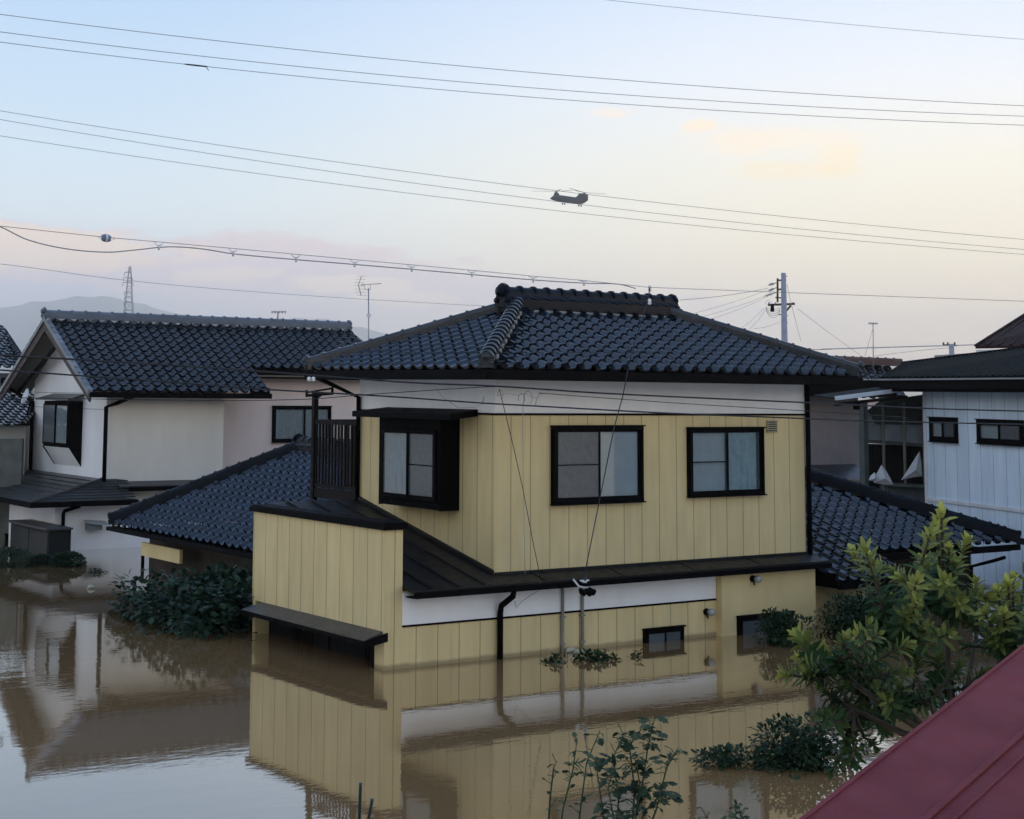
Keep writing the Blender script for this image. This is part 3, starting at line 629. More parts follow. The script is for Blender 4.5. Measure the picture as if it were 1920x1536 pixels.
# messenger wire, hanging cable, marker ball, hangers
MW = [(-300, 393), (0, 424), (198, 445), (437, 466), (665, 487), (885, 507), (1000, 518), (1095, 526), (1218, 539), (1480, 549), (1920, 565), (2200, 576)]
DM = lambda x: 15.5+(x+300)/1518*4.0
g = M(); pts = [at(x, y, DM(x)) for x, y in MW]; g.tube(pts, .0036, 6); solo(g, 'messenger_wire', cabgrey, 'thin straight wire that carries the hanging cable above the roofs', 'wire')
HC = [(-300, 330), (-120, 382), (0, 425), (50, 449), (120, 466), (200, 473), (262, 468), (298, 464), (330, 463), (380, 467), (437, 476), (555, 487), (665, 496), (772, 505), (885, 515), (1000, 525), (1095, 531), (1160, 533), (1192, 541)]
g = M(); g.tube(pxpath(HC, DM(-300), DM(1192), 160), .0062, 6)
solo(g, 'hanging_cable', cabgrey, 'thicker cable sagging in loops below the thin wire over the roofs', 'cable')
hy = np.interp
for i, x in enumerate([298, 437, 555, 665, 772, 885, 1000, 1095]):
    D = DM(x); yw = hy(x, [p[0] for p in MW], [p[1] for p in MW]); yc = hy(x, [p[0] for p in HC], [p[1] for p in HC])
    c = at(x, yc-1, D); T = M()
    T.tube([at(x-9, yw, D), at(x-2, yc-3, D)], .005, 5); T.tube([at(x+9, yw+1, D), at(x+2, yc-3, D)], .005, 5); T.tube([at(x, yc-5, D), at(x, yc+5, D)], .011, 6)
    solo(T, 'cable_hanger', paint, 'white V hanger on the sagging cable over the %s' % (
        ['pylon', 'left ridge between pylon and small aerial', 'small far aerial', 'tall roof aerial', 'left hip of the yellow house roof', 'upper left hip near the ridge', 'left part of the main ridge', 'middle of the main ridge'][i]), 'cable hanger', 'V hangers on the sagging cable')
bp = at(199, 446.5, DM(199)); bd_ = (at(215, 448, DM(215))-at(184, 444, DM(184))).normalized()
T = thing('marker_ball', bp, 'blue and white striped barrel shaped marker threaded on the thin wire', 'cable marker')
g = M(); g.tube([bp+bd_*x for x in (-.048, -.046, -.03, 0, .03, .046, .048)], [.017, .031, .039, .042, .039, .031, .017], 14); g.build('shell', mat('marker_blue', (.16, .22, .34), .45, .5), T)
g = M(); g.tube([bp+bd_*x for x in (-.012, .012)], .0435, 14); g.build('stripe', paint, T)
g = M()
for s_ in (-1, 1):
    for q in (-1, 1): g.tube([bp+bd_*s_*.05+Vector((0, 0, q*.02)), bp+bd_*s_*.095], .003, 5)
g.build('clamp', paint, T)
# wires crossing in front of the houses
def wire(pts, D0, D1, r, label, mt=None, nseg=60, name='service_wire', cat='wire', group='service wires crossing the houses'):
    g = M(); g.tube(pxpath(pts, D0, D1, nseg), r, 6); return solo(g, name, mt or cablem, label, cat, group)
wire([(-300, 652), (0, 666), (130, 673.5), (400, 690), (771, 717.5), (927, 724), (1140, 738), (1510, 755), (1740, 766), (1920, 771), (2200, 778)], 15, 20, .0095, 'upper dark wire crossing just under the eaves of both houses')
wire([(-300, 676), (0, 694), (156, 705), (312, 716), (480, 729), (580, 735), (721, 743), (905, 756), (960, 759), (1233, 774), (1408, 781), (1510, 785), (1613, 789), (1920, 796), (2200, 802)], 15.4, 20.4, .0088, 'lower dark wire crossing the white band and the blue wall windows')
wire([(-200, 742), (400, 751), (580, 748.5), (674, 741), (884, 727), (932, 725)], 20, 19.4, .005, 'thin drop wire rising from the left to the corner of the yellow house')
wire([(640, 660), (900, 660.5), (1140, 660.7), (1400, 658), (1560, 655)], 19.5, 24, .0045, 'thin wire drawn across the tiled roof of the yellow house')
wire([(1010, 737), (1100, 744), (1300, 758), (1510, 770.6), (1700, 783)], 19, 21, .0045, 'thin wire running along the white band from the looped cables')
g = M(); g.tube([at(1218, 540, 19.5), at(1216, 562, 19.6), at(1184, 661, 19.9), at(1167.7, 743, 20.2), at(1152, 800, 20.4), at(1100.6, 1055, 20.9), at(1096, 1083, 21)], .0075, 6)
solo(g, 'drop_wire', mat('blue_wire', (.035, .055, .085), .5, .4), 'blue grey drop wire slanting down across the larger window to the gutter', 'wire')
T = thing('wire_insulator', at(1096, 1088, 21), 'blue and white insulator at the foot of the slanting drop wire', 'insulator')
g = M(); g.lathe(at(1097, 1072, 21), (0, 0, -1), [(0, .012), (.03, .02), (.05, .014), (.08, .024), (.1, .014), (.12, .02)]); g.build('knob', MATS['blue_wire'], T)
g = M(); p = at(1096, 1090, 21); g.tube([p+Vector((0, 0, -.02)), p+Vector((0, 0, .01))], [.03, .045], 10); g.bar(p+Vector((-.07, 0, .01)), p+Vector((.07, 0, .01)), .03, .02); g.build('bracket', paint, T)
g = M(); g.tube([at(936, 730, 19.8), at(940, 745, 19.8), at(960, 826, 20), at(980, 915, 20.2), at(1000, 1020, 20.4), at(1014, 1087, 20.6)], .005, 6); solo(g, 'drop_wire', cablem, 'thin dark wire slanting down the yellow wall left of the larger window', 'wire')
g = M(); g.tube([at(984, 737, 21), at(981, 760, 21), at(980, 800, 21), at(981, 900, 21), at(983, 1000, 21), at(985, 1090, 21)], .004, 5); solo(g, 'drop_wire', cabgrey, 'very thin wire hanging almost straight down the yellow wall', 'wire')
g = M()
for cx, cy, rx, ry in ((978, 748, 6, 10), (990, 746, 8, 12), (938, 740, 5, 9)): g.tube([at(cx+rx*math.cos(t), cy+ry*math.sin(t), 20.5) for t in np.linspace(-3.6, 1.2, 14)], .004, 5)
g.tube([at(x, y, 20.5) for x, y in ((933, 742), (950, 738), (972, 741), (985, 738), (1006, 748))], .003, 4)
g.tube([at(x, y, 20.5) for x, y in ((1004, 760), (1006, 748), (1012, 739), (1020, 737.5))], .004, 5); solo(g, 'cable_loops', cabgrey, 'tangle of slack cable loops against the white band under the eaves', 'cable'); g = M(); g.tube([at(x, y, 20.5) for x, y in ((811, 718), (830, 745), (860, 765), (890, 764), (905, 757))], .0035, 5); g.tube([at(907, 744, 20.5), at(905, 758, 20.5)], .012, 6)
solo(g, 'slack_cable', cabgrey, 'slack cable drooping over the white band above the bay window roof', 'cable')
g = M(); g.tube([at(x, y, 20.8) for x, y in ((962, 1120), (969, 1140), (978, 1128), (1000, 1113), (1014, 1106), (1013, 1090))], .004, 5); solo(g, 'slack_cable', cabgrey, 'short slack cable curling over the lower white band near the downpipe', 'cable')
p = at(583.5, 711, 20); T = thing('insulator_pair', p, 'pair of small white porcelain knobs under the left eave', 'insulator')
for dx in (-4, 4):
    g = M(); c = at(583.5+dx, 711, 20); g.lathe(c+Vector((0, 0, -.03)), (0, 0, 1), [(0, .012), (.012, .028), (.03, .02), (.045, .028), (.06, .012)], 10); g.build('knob', mat('porcelain', (.8, .8, .8), .25, .6, var=.02), T)
g = M(); g.bar(at(576, 707, 20), at(591, 707, 20), .012); g.build('bracket', trim, T)
p = at(1217, 565, 19.7); T = thing('wire_insulator', p, 'small white insulators on the slanting wire above the right end of the main ridge', 'insulator')
for q in (540, 565):
    g = M(); g.lathe(at(1218, q-5, 19.55), (0, 0, -1), [(0, .01), (.02, .026), (.04, .016), (.06, .026), (.08, .01)], 10); g.build('knob', MATS['porcelain'], T)
wire([(1275, 563), (1330, 557), (1395, 550), (1440, 540)], 60, 69, .012, 'far wire climbing to the top arm of the utility pole', cabgrey, name='pole_wire', group='far wires at the utility pole')
for (x0_, y0_, x1_, y1_, l) in ((1290, 590, 1441, 543, 'upper far wire from the ridge to the pole insulators'), (1300, 598, 1443, 552, 'middle far wire from the ridge to the pole insulators'), (1320, 602, 1440, 556, 'lower far wire from the ridge to the pole insulators'),
        (1390, 615, 1432, 578, 'short far wire dropping left from the pole transformer'), (1402, 620, 1436, 580, 'second short far wire dropping left from the pole'), (1496, 579, 1650, 690, 'long guy wire slanting down right from the utility pole'), (1475, 532, 1502, 640, 'steep guy wire down the right side of the utility pole'),
        (1415, 616, 1463, 603, 'low far wire leaving the left of the utility pole')):
    wire([(x0_, y0_), ((x0_+x1_)/2, (y0_+y1_)/2+3), (x1_, y1_)], 62, 69.5, .008, l, cabgrey, 20, 'pole_wire', 'wire', 'far wires at the utility pole')
wire([(1540, 655), (1640, 652), (1783, 648), (1850, 646), (2000, 642)], 90, 108, .032, 'twisted far cable running to the small distant pole', cabgrey, name='pole_wire', group='far wires at the utility pole')
wire([(1640, 668), (1700, 660), (1783, 652)], 100, 108, .016, 'thin far cable sloping up to the small distant pole', cabgrey, name='pole_wire', group='far wires at the utility pole')
wire([(-200, 478), (0, 495), (230, 525), (500, 549), (870, 572), (1050, 579)], 250, 420, .05, 'very faint distant line crossing the pylon and the pink clouds', cabgrey, name='far_power_line', cat='power line', group='distant line')
# ---- utility pole
D = 70.; P = lambda x, y: at(x, y, D)
T = thing('utility_pole', Vector((P(1468, 900).x, P(1468, 900).y, 0)), 'tall grey concrete utility pole with crossarm and transformer behind the roof', 'utility pole')
tp = P(1469, 512); bt = Vector((P(1466, 640).x, P(1466, 640).y, -1))
g = M(); g.tube([Vector((tp.x, tp.y, -1)), tp], [.22, .105], 14); g.build('pole', conc, T)
g = M(); g.bar(P(1440, 572), P(1490, 570), .09); g.bar(P(1483, 573), P(1470, 588), .08); g.build('crossarm', mat('rusty_arm', (.06, .045, .03), .7, .3), T)
g = M(); g.bar(P(1458, 522), P(1458, 567), .06); g.bar(P(1458, 526), P(1474, 525), .07); g.bar(P(1458, 543), P(1474, 542), .07); g.bar(P(1454, 558), P(1470, 559), .05); g.build('side_rack', MATS['rusty_arm'], T)
for i, (x0_, y0_) in enumerate(((1440, 535), (1440, 546), (1432, 556))):
    g = M(); a, b = P(x0_, y0_), P(1457, [530, 539, 548][i]); g.tube([a, b], .022, 6)
    for t in (.25, .4, .55): c = a.lerp(b, t); g.tube([c-(b-a).normalized()*.03, c, c+(b-a).normalized()*.03], [.03, .07, .03], 8)
    g.build('insulator', conc, T)
g = M(); g.lathe(P(1448, 570), (0, 0, -1), [(0, .05), (.03, .07), (.32, .09), (.35, .06)]); g.build('transformer', trim, T)
for x_ in (1442, 1454, 1487):
    g = M(); g.lathe(P(x_, 572), (0, 0, 1), [(0, .03), (.04, .06), (.07, .035), (.1, .05), (.12, .02)], 8); g.build('insulator', conc, T)
g = M()
for k_ in range(5): g.tube([at(1450-14*math.cos(t), 574+(6+4*k_)*math.sin(t), D) for t in np.linspace(.2, 2.7, 10)], .008, 4)
g.tube([at(1441-6*math.cos(t), 570-7*math.sin(t), D) for t in np.linspace(0, 3, 8)], .008, 4); g.build('jumper_wire', cabgrey, T)
for (xa, xb, y_) in ((1460, 1466, 590), (1471, 1477, 592), (1470, 1477, 605), (1470, 1476, 518)):
    g = M(); g.bar(P(xa, y_), P(xb, y_), .035); g.build('step_bolt', trim, T)
# small distant pole
D = 108.; T = thing('utility_pole', Vector((P(1783, 680).x, P(1783, 680).y, 0)), 'small distant pole with one short crossarm left of the brown roof', 'utility pole')
tp = P(1784, 645); g = M(); g.tube([Vector((tp.x, tp.y, -1)), tp], .17, 10); g.build('pole', conc, T)
g = M(); g.bar(P(1768, 647), P(1794, 648), .10)
for x_ in (1769, 1777, 1790): g.bar(P(x_, 647), P(x_, 642), .08)
g.build('crossarm', MATS['rusty_arm'], T)
# pylon
D = 620.; base = P(238, 700); T = thing('pylon', Vector((base.x, base.y, 0)), 'distant lattice transmission pylon behind the left house ridge', 'pylon')
c = Vector((base.x, base.y, 0)); topz = P(240, 498).z; ex_ = Vector(Rv); ey_ = Vector((ex_.y, -ex_.x, 0)); g = M()
def pw(z): return 3.4*(1-z/topz)**.9+.3
levels = [0, 8, 15, 21, 26, 30, 34, 37.5, 40.5, 43.5, 46.5, topz]
levels = [z for z in levels if z < topz]+[topz]
for i in range(len(levels)-1):
    z0_, z1_ = levels[i], levels[i+1]
    cs0 = [c+ex_*a*pw(z0_)/1+ey_*b*pw(z0_)+Vector((0, 0, z0_)) for a, b in ((-1, -1), (1, -1), (1, 1), (-1, 1))]
    cs1 = [c+ex_*a*pw(z1_)+ey_*b*pw(z1_)+Vector((0, 0, z1_)) for a, b in ((-1, -1), (1, -1), (1, 1), (-1, 1))]
    for q in range(4):
        g.bar(cs0[q], cs1[q], .13); g.bar(cs0[q], cs1[(q+1) % 4], .05); g.bar(cs0[(q+1) % 4], cs1[q], .05); g.bar(cs1[q], cs1[(q+1) % 4], .07)
g.build('lattice_tower', mat('pylon_steel', (.16, .16, .18), .6, .4), T)
for y_, w_ in ((511, 6), (521, 8), (530, 9.5), (548, 6.5), (557, 6.5), (567, 7.5), (582, 8)):
    g = M(); a = P(240-w_, y_); b = P(240+w_, y_+.4); m_ = P(240, y_-2)
    g.bar(a, b, .15); g.bar(a, m_, .09); g.bar(b, m_, .09)
    for s_ in (a, b): g.tube([s_, s_+Vector((0, 0, -1.3))], .1, 6)
    g.build('crossarm', MATS['pylon_steel'], T)
# TV aerials
def aerial(px, y0, y1, D, label, s=1.):
    P = lambda x, y: at(x, y, D)
    b = P(px+1, y1); T = thing('tv_aerial', b, label, 'TV aerial', None)
    g = M(); g.tube([b+Vector((0, 0, -.6)), P(px, y0)], .0115, 8); g.build('mast', steel, T)
    X = Vector(Rv); Yd = Vector((-X.y, X.x, 0)).normalized()
    g = M(); a = P(px-14*s, y0-6*s); e = P(px+24*s, y0-8*s); g.bar(a, e, .012)
    for t in np.linspace(.35, 1, 9): c = a.lerp(e, t); g.tube([c-Yd*.085, c+Yd*.085], .003, 4)
    g.tube([P(px-8*s, y0-6*s), P(px-7*s, y0+3*s), P(px+4*s, y0+3*s), P(px+4*s, y0-6*s)], .006, 6); g.build('boom', steel, T)
    g = M(); g.tube([P(px-13*s, y0-22*s), P(px-19*s, y0-6*s), P(px-14*s, y0+14*s)], .008, 6)
    for t in np.linspace(-22, 14, 7): xo = -13-6*(1-abs((t+4)/18)); g.tube([P(px+(xo-9)*s, y0+t*s), P(px+(xo+10)*s, y0+t*s)], .003, 4)
    g.build('reflector', steel, T)
    g = M(); c = P(px-12*s, y0-6*s); g.tube([c-Vector((0, 0, .02)), c+Vector((0, 0, .02))], .018, 8); c = P(px+.5, y0+52*s); g.box(c.x-.03, c.x+.03, c.y-.03, c.y+.03, c.z-.025, c.z+.03); g.build('junction_box', paint, T)
aerial(691, 540, 690, 30.5, 'tall TV aerial with reflector standing behind the left hip of the yellow roof')
D = 46.; T = thing('tv_aerial', P(1637, 690), 'small TV aerial on a thin mast with a guy over the far tiled roof', 'TV aerial')
g = M(); g.tube([P(1637.5, 688), P(1637, 606)], .014, 6); g.build('mast', steel, T)
g = M(); g.bar(P(1629, 606), P(1646, 607), .025); [g.tube([P(x_, 604.5), P(x_, 609)], .008, 4) for x_ in range(1629, 1646, 3)]; g.build('boom', steel, T)
g = M(); g.tube([P(1636, 618), P(1622, 668)], .005, 4); g.build('guy_wire', cabgrey, T)
D = 60.; P = lambda x, y: at(x, y, D)
T = thing('tv_aerial', P(521, 603), 'tiny far aerial peeking over the left house ridge', 'TV aerial')
g = M(); g.tube([P(521, 606), P(521, 585)], .03, 6); g.tube([P(521, 590), P(518, 605)], .02, 6); g.build('mast', steel, T)
g = M(); g.bar(P(510, 585), P(535, 585), .04); [g.tube([P(x_, 583), P(x_, 588)], .02, 4) for x_ in (510, 516, 523, 529, 535)]; g.build('boom', steel, T)

# ================================================================== LEFT HOUSE
L = thing('white_house', (1.07, 15.5, 0), 'white and beige stucco house with gabled dark tile roof at left', 'house')
LX, LY, LYB = 1.07, 15.5, 19.9; RYL = 17.7; RZL = 5.02; LE = 15.0; LEZ = 3.38; slL = (RZL-LEZ)/(RYL-LE); LRX = 8.65; L0X = .43
zroof = lambda y: RZL-slL*abs(RYL-y)
g = M(); g.prism([(LX, LY, -1.5), (LX, LYB, -1.5), (LX, LYB, zroof(LYB)-.08), (LX, RYL, RZL-.08), (LX, LY, zroof(LY)-.08)], (.1, 0, 0)); g.build('gable_wall', whiteL, L)
g = M(); g.box(LX+.1, 3.95, LY, LYB, -1.5, 3.45); g.build('front_wall', beige, L)
g = M(); g.box(3.95, 9.2, 16.4, LYB, -1.5, 3.9); g.build('front_wall', beige2, L)
sL = Vector((0, RYL-LE, RZL-LEZ))
o = tile_face((L0X, LE, LEZ), (1, 0, 0), sL, LRX-L0X, sL.length, [], 'front_roof', tileB, L, ex=.22)
bm = bmesh.new(); bm.from_mesh(o.data); b_ = LOC[L.name]
dl = [f for f in bm.faces if f.calc_center_median().x+b_.x > 4.85 and f.calc_center_median().y+b_.y < 15.88]; bmesh.ops.delete(bm, geom=dl, context='FACES'); bm.to_mesh(o.data); bm.free()
g = M(); yb = 20.3; g.prism([(L0X, RYL, RZL), (L0X, yb, zroof(yb)), (L0X, yb, zroof(yb)+.05), (L0X, RYL, RZL+.05)], (LRX-L0X, 0, 0)); g.build('rear_roof', tileB, L)
g = M()
for ya, yb in ((LE, RYL), (20.4, RYL)): g.prism([(L0X+.06, ya, zroof(ya)-.03), (L0X+.06, yb, zroof(yb)-.03), (L0X+.06, yb, zroof(yb)-.07), (L0X+.06, ya, zroof(ya)-.07)], (.66, 0, 0))
g.build('gable_soffit', mat('gable_soffit', (.16, .155, .135), .8, .2, var=.15), L)
g = M()
for ya, yb in ((LE-.04, RYL), (20.5, RYL)): g.prism([(L0X, ya, zroof(ya)-.02), (L0X, yb, zroof(yb)-.02), (L0X, yb, zroof(yb)-.27), (L0X, ya, zroof(ya)-.2)], (.05, 0, 0))
g.build('bargeboard', mat('bargeboard', (.075, .055, .05), .6, .3, var=.2), L)
g = M()
for ya, yb in ((LE-.04, RYL), (20.5, RYL)):
    for i in range(13):
        y0_ = ya+(yb-ya)*i/13; y1_ = ya+(yb-ya)*(i+1)/13
        g.prism([(L0X-.035, y0_, zroof(y0_)-.05), (L0X-.035, y1_, zroof(y1_)-.05), (L0X-.035, y1_, zroof(y1_)+.045), (L0X-.035, y0_, zroof(y0_)+.065)], (.12, 0, 0), rnd=R0.random())
g.build('verge_tiles', mat('verge_tile', (.16, .18, .20), .35, .5, rnd=.3), L)
g = M(); g.bar((L0X+.35, 17.3, zroof(17.3)-.13), (L0X+.35, 20.3, zroof(20.3)-.13), .05, .08); g.build('purlin', wood, L)
g = M(); ridge(g, (L0X-.02, RYL, RZL+.0), (LRX, RYL, RZL+.0), w=.2, h=.14, r=.08, seg=.33, layers=2); finial(g, (L0X-.02, RYL, RZL+.12), (-1, 0, 0), (0, 0, 1), .75); finial(g, (LRX, RYL, RZL+.1), (1, 0, 0), (0, 0, 1), .75); g.build('main_ridge', mat('grey_ridge', (.10, .125, .16), .35, .5, rnd=.2), L)
g = M(); skirt(g, (L0X, RYL, 0), (LRX, RYL, 0), .115, RZL-.04, amp=.03, pitch=.33, hgt=.05, side=1); g.build('ridge_mortar', mortar, L)
g = M(); g.add([(LRX, RYL, RZL), (LRX, LE+.9, zroof(15.9)), (LRX+.9, 15.9, 3.7), (LRX+.5, RYL, 4.7)], [(0, 1, 2, 3)]); g.build('side_roof', tileB, L)
g = M(); g.box(L0X+.02, 4.87, LE-.1, LE-.01, LEZ-.13, LEZ-.01); g.box(4.6, 9.5, 15.82, 15.9, zroof(15.9)-.13, zroof(15.9)-.02); g.box(4.87, 9.3, 15.9, 16.42, 3.72, 3.76); g.box(L0X+.1, 4.86, LE, LY, LEZ-.06, LEZ-.03); g.box(4.83, 4.87, LE, 15.9, 3.25, 3.5); g.build('gutter', trim, L)
g = M()
for z in (3.33, 2.98): g.box(LX-.004, LX, LY+.0, LYB, z, z+.008)
g.build('wall_joint', trim, L)
# downpipes
g = M(); g.tube([(LX+.45, LE+.0, 3.3), (LX+.2, LY-.05, 3.12), (LX-.03, LY-.05, 3.04), (LX-.03, LY-.05, 1.42)], .045, 8); g.build('downpipe', trim, L)
g = M(); g.tube([(LX-.6, LYB+.3, 3.45), (LX-.05, LYB-.03, 3.1), (LX-.05, LYB-.03, 1.3)], .045, 8); g.build('downpipe', trim, L)
# bay window on the gable
wL = Wall((LX, 0, 0), (0, -1, 0), (-1, 0, 0))
ya = on(82, 800, 'x', LX-.3).y; yb = on(130, 800, 'x', LX-.3).y; zt = on(105, 752, 'x', LX-.3).z; zb = on(105, 838, 'x', LX-.3).z
zl = zb-.42
g = M(); g.hexa([(LX-.3, yb-.03, zb), (LX, yb-.03, zl), (LX, yb, zl), (LX-.3, yb, zb), (LX-.3, yb-.03, zt), (LX, yb-.03, zt), (LX, yb, zt), (LX-.3, yb, zt)])
g.box(LX-.3, LX, ya-.03, ya, zb, zt); g.box(LX-.299, LX, yb+.001, ya-.031, zt-.05, zt-.001); g.box(LX-.299, LX, yb+.001, ya-.031, zb+.001, zb+.04); g.bar((LX-.3, ya, zb), (LX, ya, zl), .03)
bayL = g.build('bay_window', trim, L)
window(bayL, Wall((LX-.295, 0, 0), (0, -1, 0), (-1, 0, 0)), -(ya-.04), -(yb+.02), zb+.03, zt-.04, 'frost', 'curtain', depth=.03, fw=.03, midrail=(False, False), name='bay_sash', lip=False)
g = M(); g.prism([(LX-.29, ya, zb), (LX-.005, ya, zl), (LX-.005, ya, zb)], (0, yb-ya, 0)); g.build('bay_apron', whiteL, L)
g = M(); g.hexa([(LX-.45, yb-.25, zt+.02), (LX, yb-.1, zt+.12), (LX, ya+.25, zt+.12), (LX-.45, ya+.2, zt+.02), (LX-.45, yb-.25, zt+.05), (LX, yb-.1, zt+.17), (LX, ya+.25, zt+.17), (LX-.45, ya+.2, zt+.05)]); g.build('bay_hood', slate, L)
wfL = Wall((0, 16.4, 0), (1, 0, 0), (0, -1, 0)); a = wfL.px(511, 762); b = wfL.px(618, 828)
window(L, wfL, a[0], b[0], b[1], a[1], 'curtain', 'curtain', fw=.04, midrail=(False, False), mull=.54)
# lower storey + slate roof
g = M(); g.box(-.1, 3.9, 15.35, 22, -1.5, 1.0); g.build('lower_wall', whiteL, L)
g = M(); ez = 1.05; exl, eyl = -.75, 14.95; tx, ty, tz = LX, LY, 1.48
for i in range(8):
    t0, t1 = i/8, (i+1)/8; f = lambda t, z=0: (exl+(tx-exl)*t, eyl+(ty-eyl)*t, ez+(tz-ez)*t+z)
    a, b = f(t0, .02), f(t1, 0)
    g.add([(a[0], 22, a[2]), (a[0], a[1], a[2]), (b[0], b[1], b[2]), (b[0], 22, b[2])], [(0, 1, 2, 3)], rnd=R0.random()); g.add([(a[0], 22, a[2]-.02), (a[0], a[1], a[2]-.02), (a[0], a[1], a[2]), (a[0], 22, a[2])], [(0, 1, 2, 3)], rnd=.1)
    g.add([(a[0], a[1], a[2]), (1.6, a[1], a[2]), (1.35, b[1], b[2]), (b[0], b[1], b[2])], [(0, 1, 2, 3)], rnd=R0.random()); g.add([(a[0], a[1], a[2]-.02), (1.6, a[1], a[2]-.02), (1.6, a[1], a[2]), (a[0], a[1], a[2])], [(0, 1, 2, 3)], rnd=.1)
g.hexa([(1.3, 15.18, 1.30), (6, 15.18, 1.30), (6, 15.5, 1.30), (1.3, 15.5, 1.30), (1.3, 15.18, 1.33), (6, 15.18, 1.33), (6, 15.5, 1.42), (1.3, 15.5, 1.42)]); g.build('lower_roof', slate, L)
g = M(); g.bar((exl, eyl, ez+.03), (tx, ty, tz+.03), .05, .04); g.build('hip_cap', slate, L)
g = M(); g.box(exl-.07, exl, eyl-.07, 22, ez-.1, ez+.01); g.box(exl+.001, 1.62, eyl-.07, eyl, ez-.1, ez+.01); g.box(exl+.001, 1.6, eyl+.001, 15.34, ez-.08, ez-.05); g.box(1.5, 6, 15.12, 15.18, 1.22, 1.31); g.box(exl+.002, -.11, 15.341, 22, ez-.08, ez-.05); g.build('gutter', trim, L)
g = M(); p = on(117, 1000, 'y', 15.3); g.tube([(p.x+.25, 15.0, .95), (p.x+.02, 15.27, .84), (p.x, 15.28, .78), (p.x, 15.28, -.5)], .04, 8); g.build('downpipe', trim, L)
wl2 = Wall((-.1, 0, 0), (0, -1, 0), (-1, 0, 0)); a = wl2.px(-60, 984); b = wl2.px(15, 1030)
window(L, wl2, a[0], b[0], -.1, a[1], 'frost', 'frost', fw=.05, midrail=(False, False))
# balcony of the left house with dish
g = M()
for x_, y_ in ((LX-.0, LYB+.2), (LX, LYB+.75)): g.box(x_, x_+.07, y_, y_+.07, 1.2, 2.95)
for i in range(7): y = LYB+.28+i*.07; g.box(LX+.02, LX+.045, y, y+.035, 1.35, 2.85)
g.box(LX, LX+.05, LYB+.2, LYB+.82, 2.6, 2.9); g.box(LX, LX+.05, LYB+.2, LYB+.82, 1.3, 1.75); g.build('balcony_railing', wood, L)
p = at(50, 745, 31.); T = thing('satellite_dish', p, 'pale round satellite dish on the balcony rail of the white house', 'satellite dish')
g = M(); dn = Vector((-.95, .1, .3)).normalized(); pr_ = [(0, .02), (.01, .09), (.025, .14), (.045, .17)]
g.tube([p+dn*h for h, r in pr_], [r for h, r in pr_], 20, cap=False); g.tube([p+dn*(h-.008) for h, r in pr_], [r for h, r in pr_], 20); g.build('dish', paint, T)
g = M(); g.tube([p-dn*.02, p-dn*.1, p+Vector((.02, 0, -.35))], .02, 8); g.tube([p+Vector((0, 0, -.2)), p+dn*.28+Vector((0, 0, -.1))], .012, 6); g.box((p+dn*.28).x-.03, (p+dn*.28).x+.03, (p+dn*.28).y-.03, (p+dn*.28).y+.03, p.z-.03, p.z+.06); g.build('mount', trim, T)
# box and shed in front of the left wall
p = on(60, 1010, 'x', -.6); T = thing('storage_shed', (p.x, p.y, 0), 'dark flat roofed storage shed half under water against the white wall', 'shed')
ya, yb = on(20, 1000, 'x', -.6).y, on(92, 1000, 'x', -.6).y; zt = on(60, 984, 'x', -.6).z
g = M(); g.box(-.6, -.12, yb, ya, -1, zt-.04); g.build('body', mat('shed_metal', (.012, .014, .014), .6, .2), T)
g = M(); g.box(-.68, -.1, yb-.06, ya+.1, zt-.04, zt+.0); g.build('roof', mat('shed_roof', (.05, .05, .05), .5, .3), T, bevel=.005)
g = M(); g.box(-.612, -.601, yb+.05, (ya+yb)/2-.02, -1, zt-.1); g.box(-.612, -.601, (ya+yb)/2+.02, ya-.05, -1, zt-.1); g.build('door', mat('shed_door', (.016, .018, .018), .5, .2), T)
p = on(176, 985, 'y', 15.2); T = thing('wall_box', p, 'pale hooded box fixed on the white lower wall beside the tiled eave', 'box')
g = M(); g.box(p.x-.14, p.x+.16, 15.12, 15.34, p.z-.1, p.z+.03); g.build('body', mat('box_grey', (.2, .21, .22), .5, .4), T)
g = M(); g.hexa([(p.x-.18, 15.0, p.z+.05), (p.x+.3, 15.0, p.z+.0), (p.x+.3, 15.34, p.z+.06), (p.x-.18, 15.34, p.z+.1), (p.x-.18, 15.0, p.z+.065), (p.x+.3, 15.0, p.z+.015), (p.x+.3, 15.34, p.z+.075), (p.x-.18, 15.34, p.z+.115)]); g.build('hood', mat('hood_pale', (.35, .38, .4), .4, .5), T)
# vent pipe on ridge is a part of the house
g = M(); p = on(353.5, 600, 'y', RYL); g.tube([p+Vector((0, .05, -.1)), p+Vector((0, .05, .1))], .035, 8); g.tube([p+Vector((0, .05, .1)), p+Vector((0, .05, .13))], .05, 8); g.build('vent_pipe', steel, L)

# polycarbonate canopy and panel between the houses
zc = .30; T = thing('carport_roof', on(330, 1040, 'z', zc), 'grey translucent lean-to sheet sinking beside the left tiled eave', 'canopy')
c4 = [on(268, 1033, 'z', zc), on(345, 1025, 'z', zc+.06), on(392, 1045, 'z', zc+.02), on(388, 1056, 'z', zc-.04)]
g = M(); g.prism([c-Vector((0, 0, .015)) for c in c4], (0, 0, .015)); g.build('sheet', mat('poly_sheet', (.13, .15, .17), .25, .6, var=.4, vscale=3), T)
g = M()
for i in range(4): g.bar(c4[i]-Vector((0, 0, .03)), c4[(i+1) % 4]-Vector((0, 0, .03)), .05, .05)
for c in c4: g.bar(c, (c.x, c.y, -1), .05)
g.build('frame', trim, T)

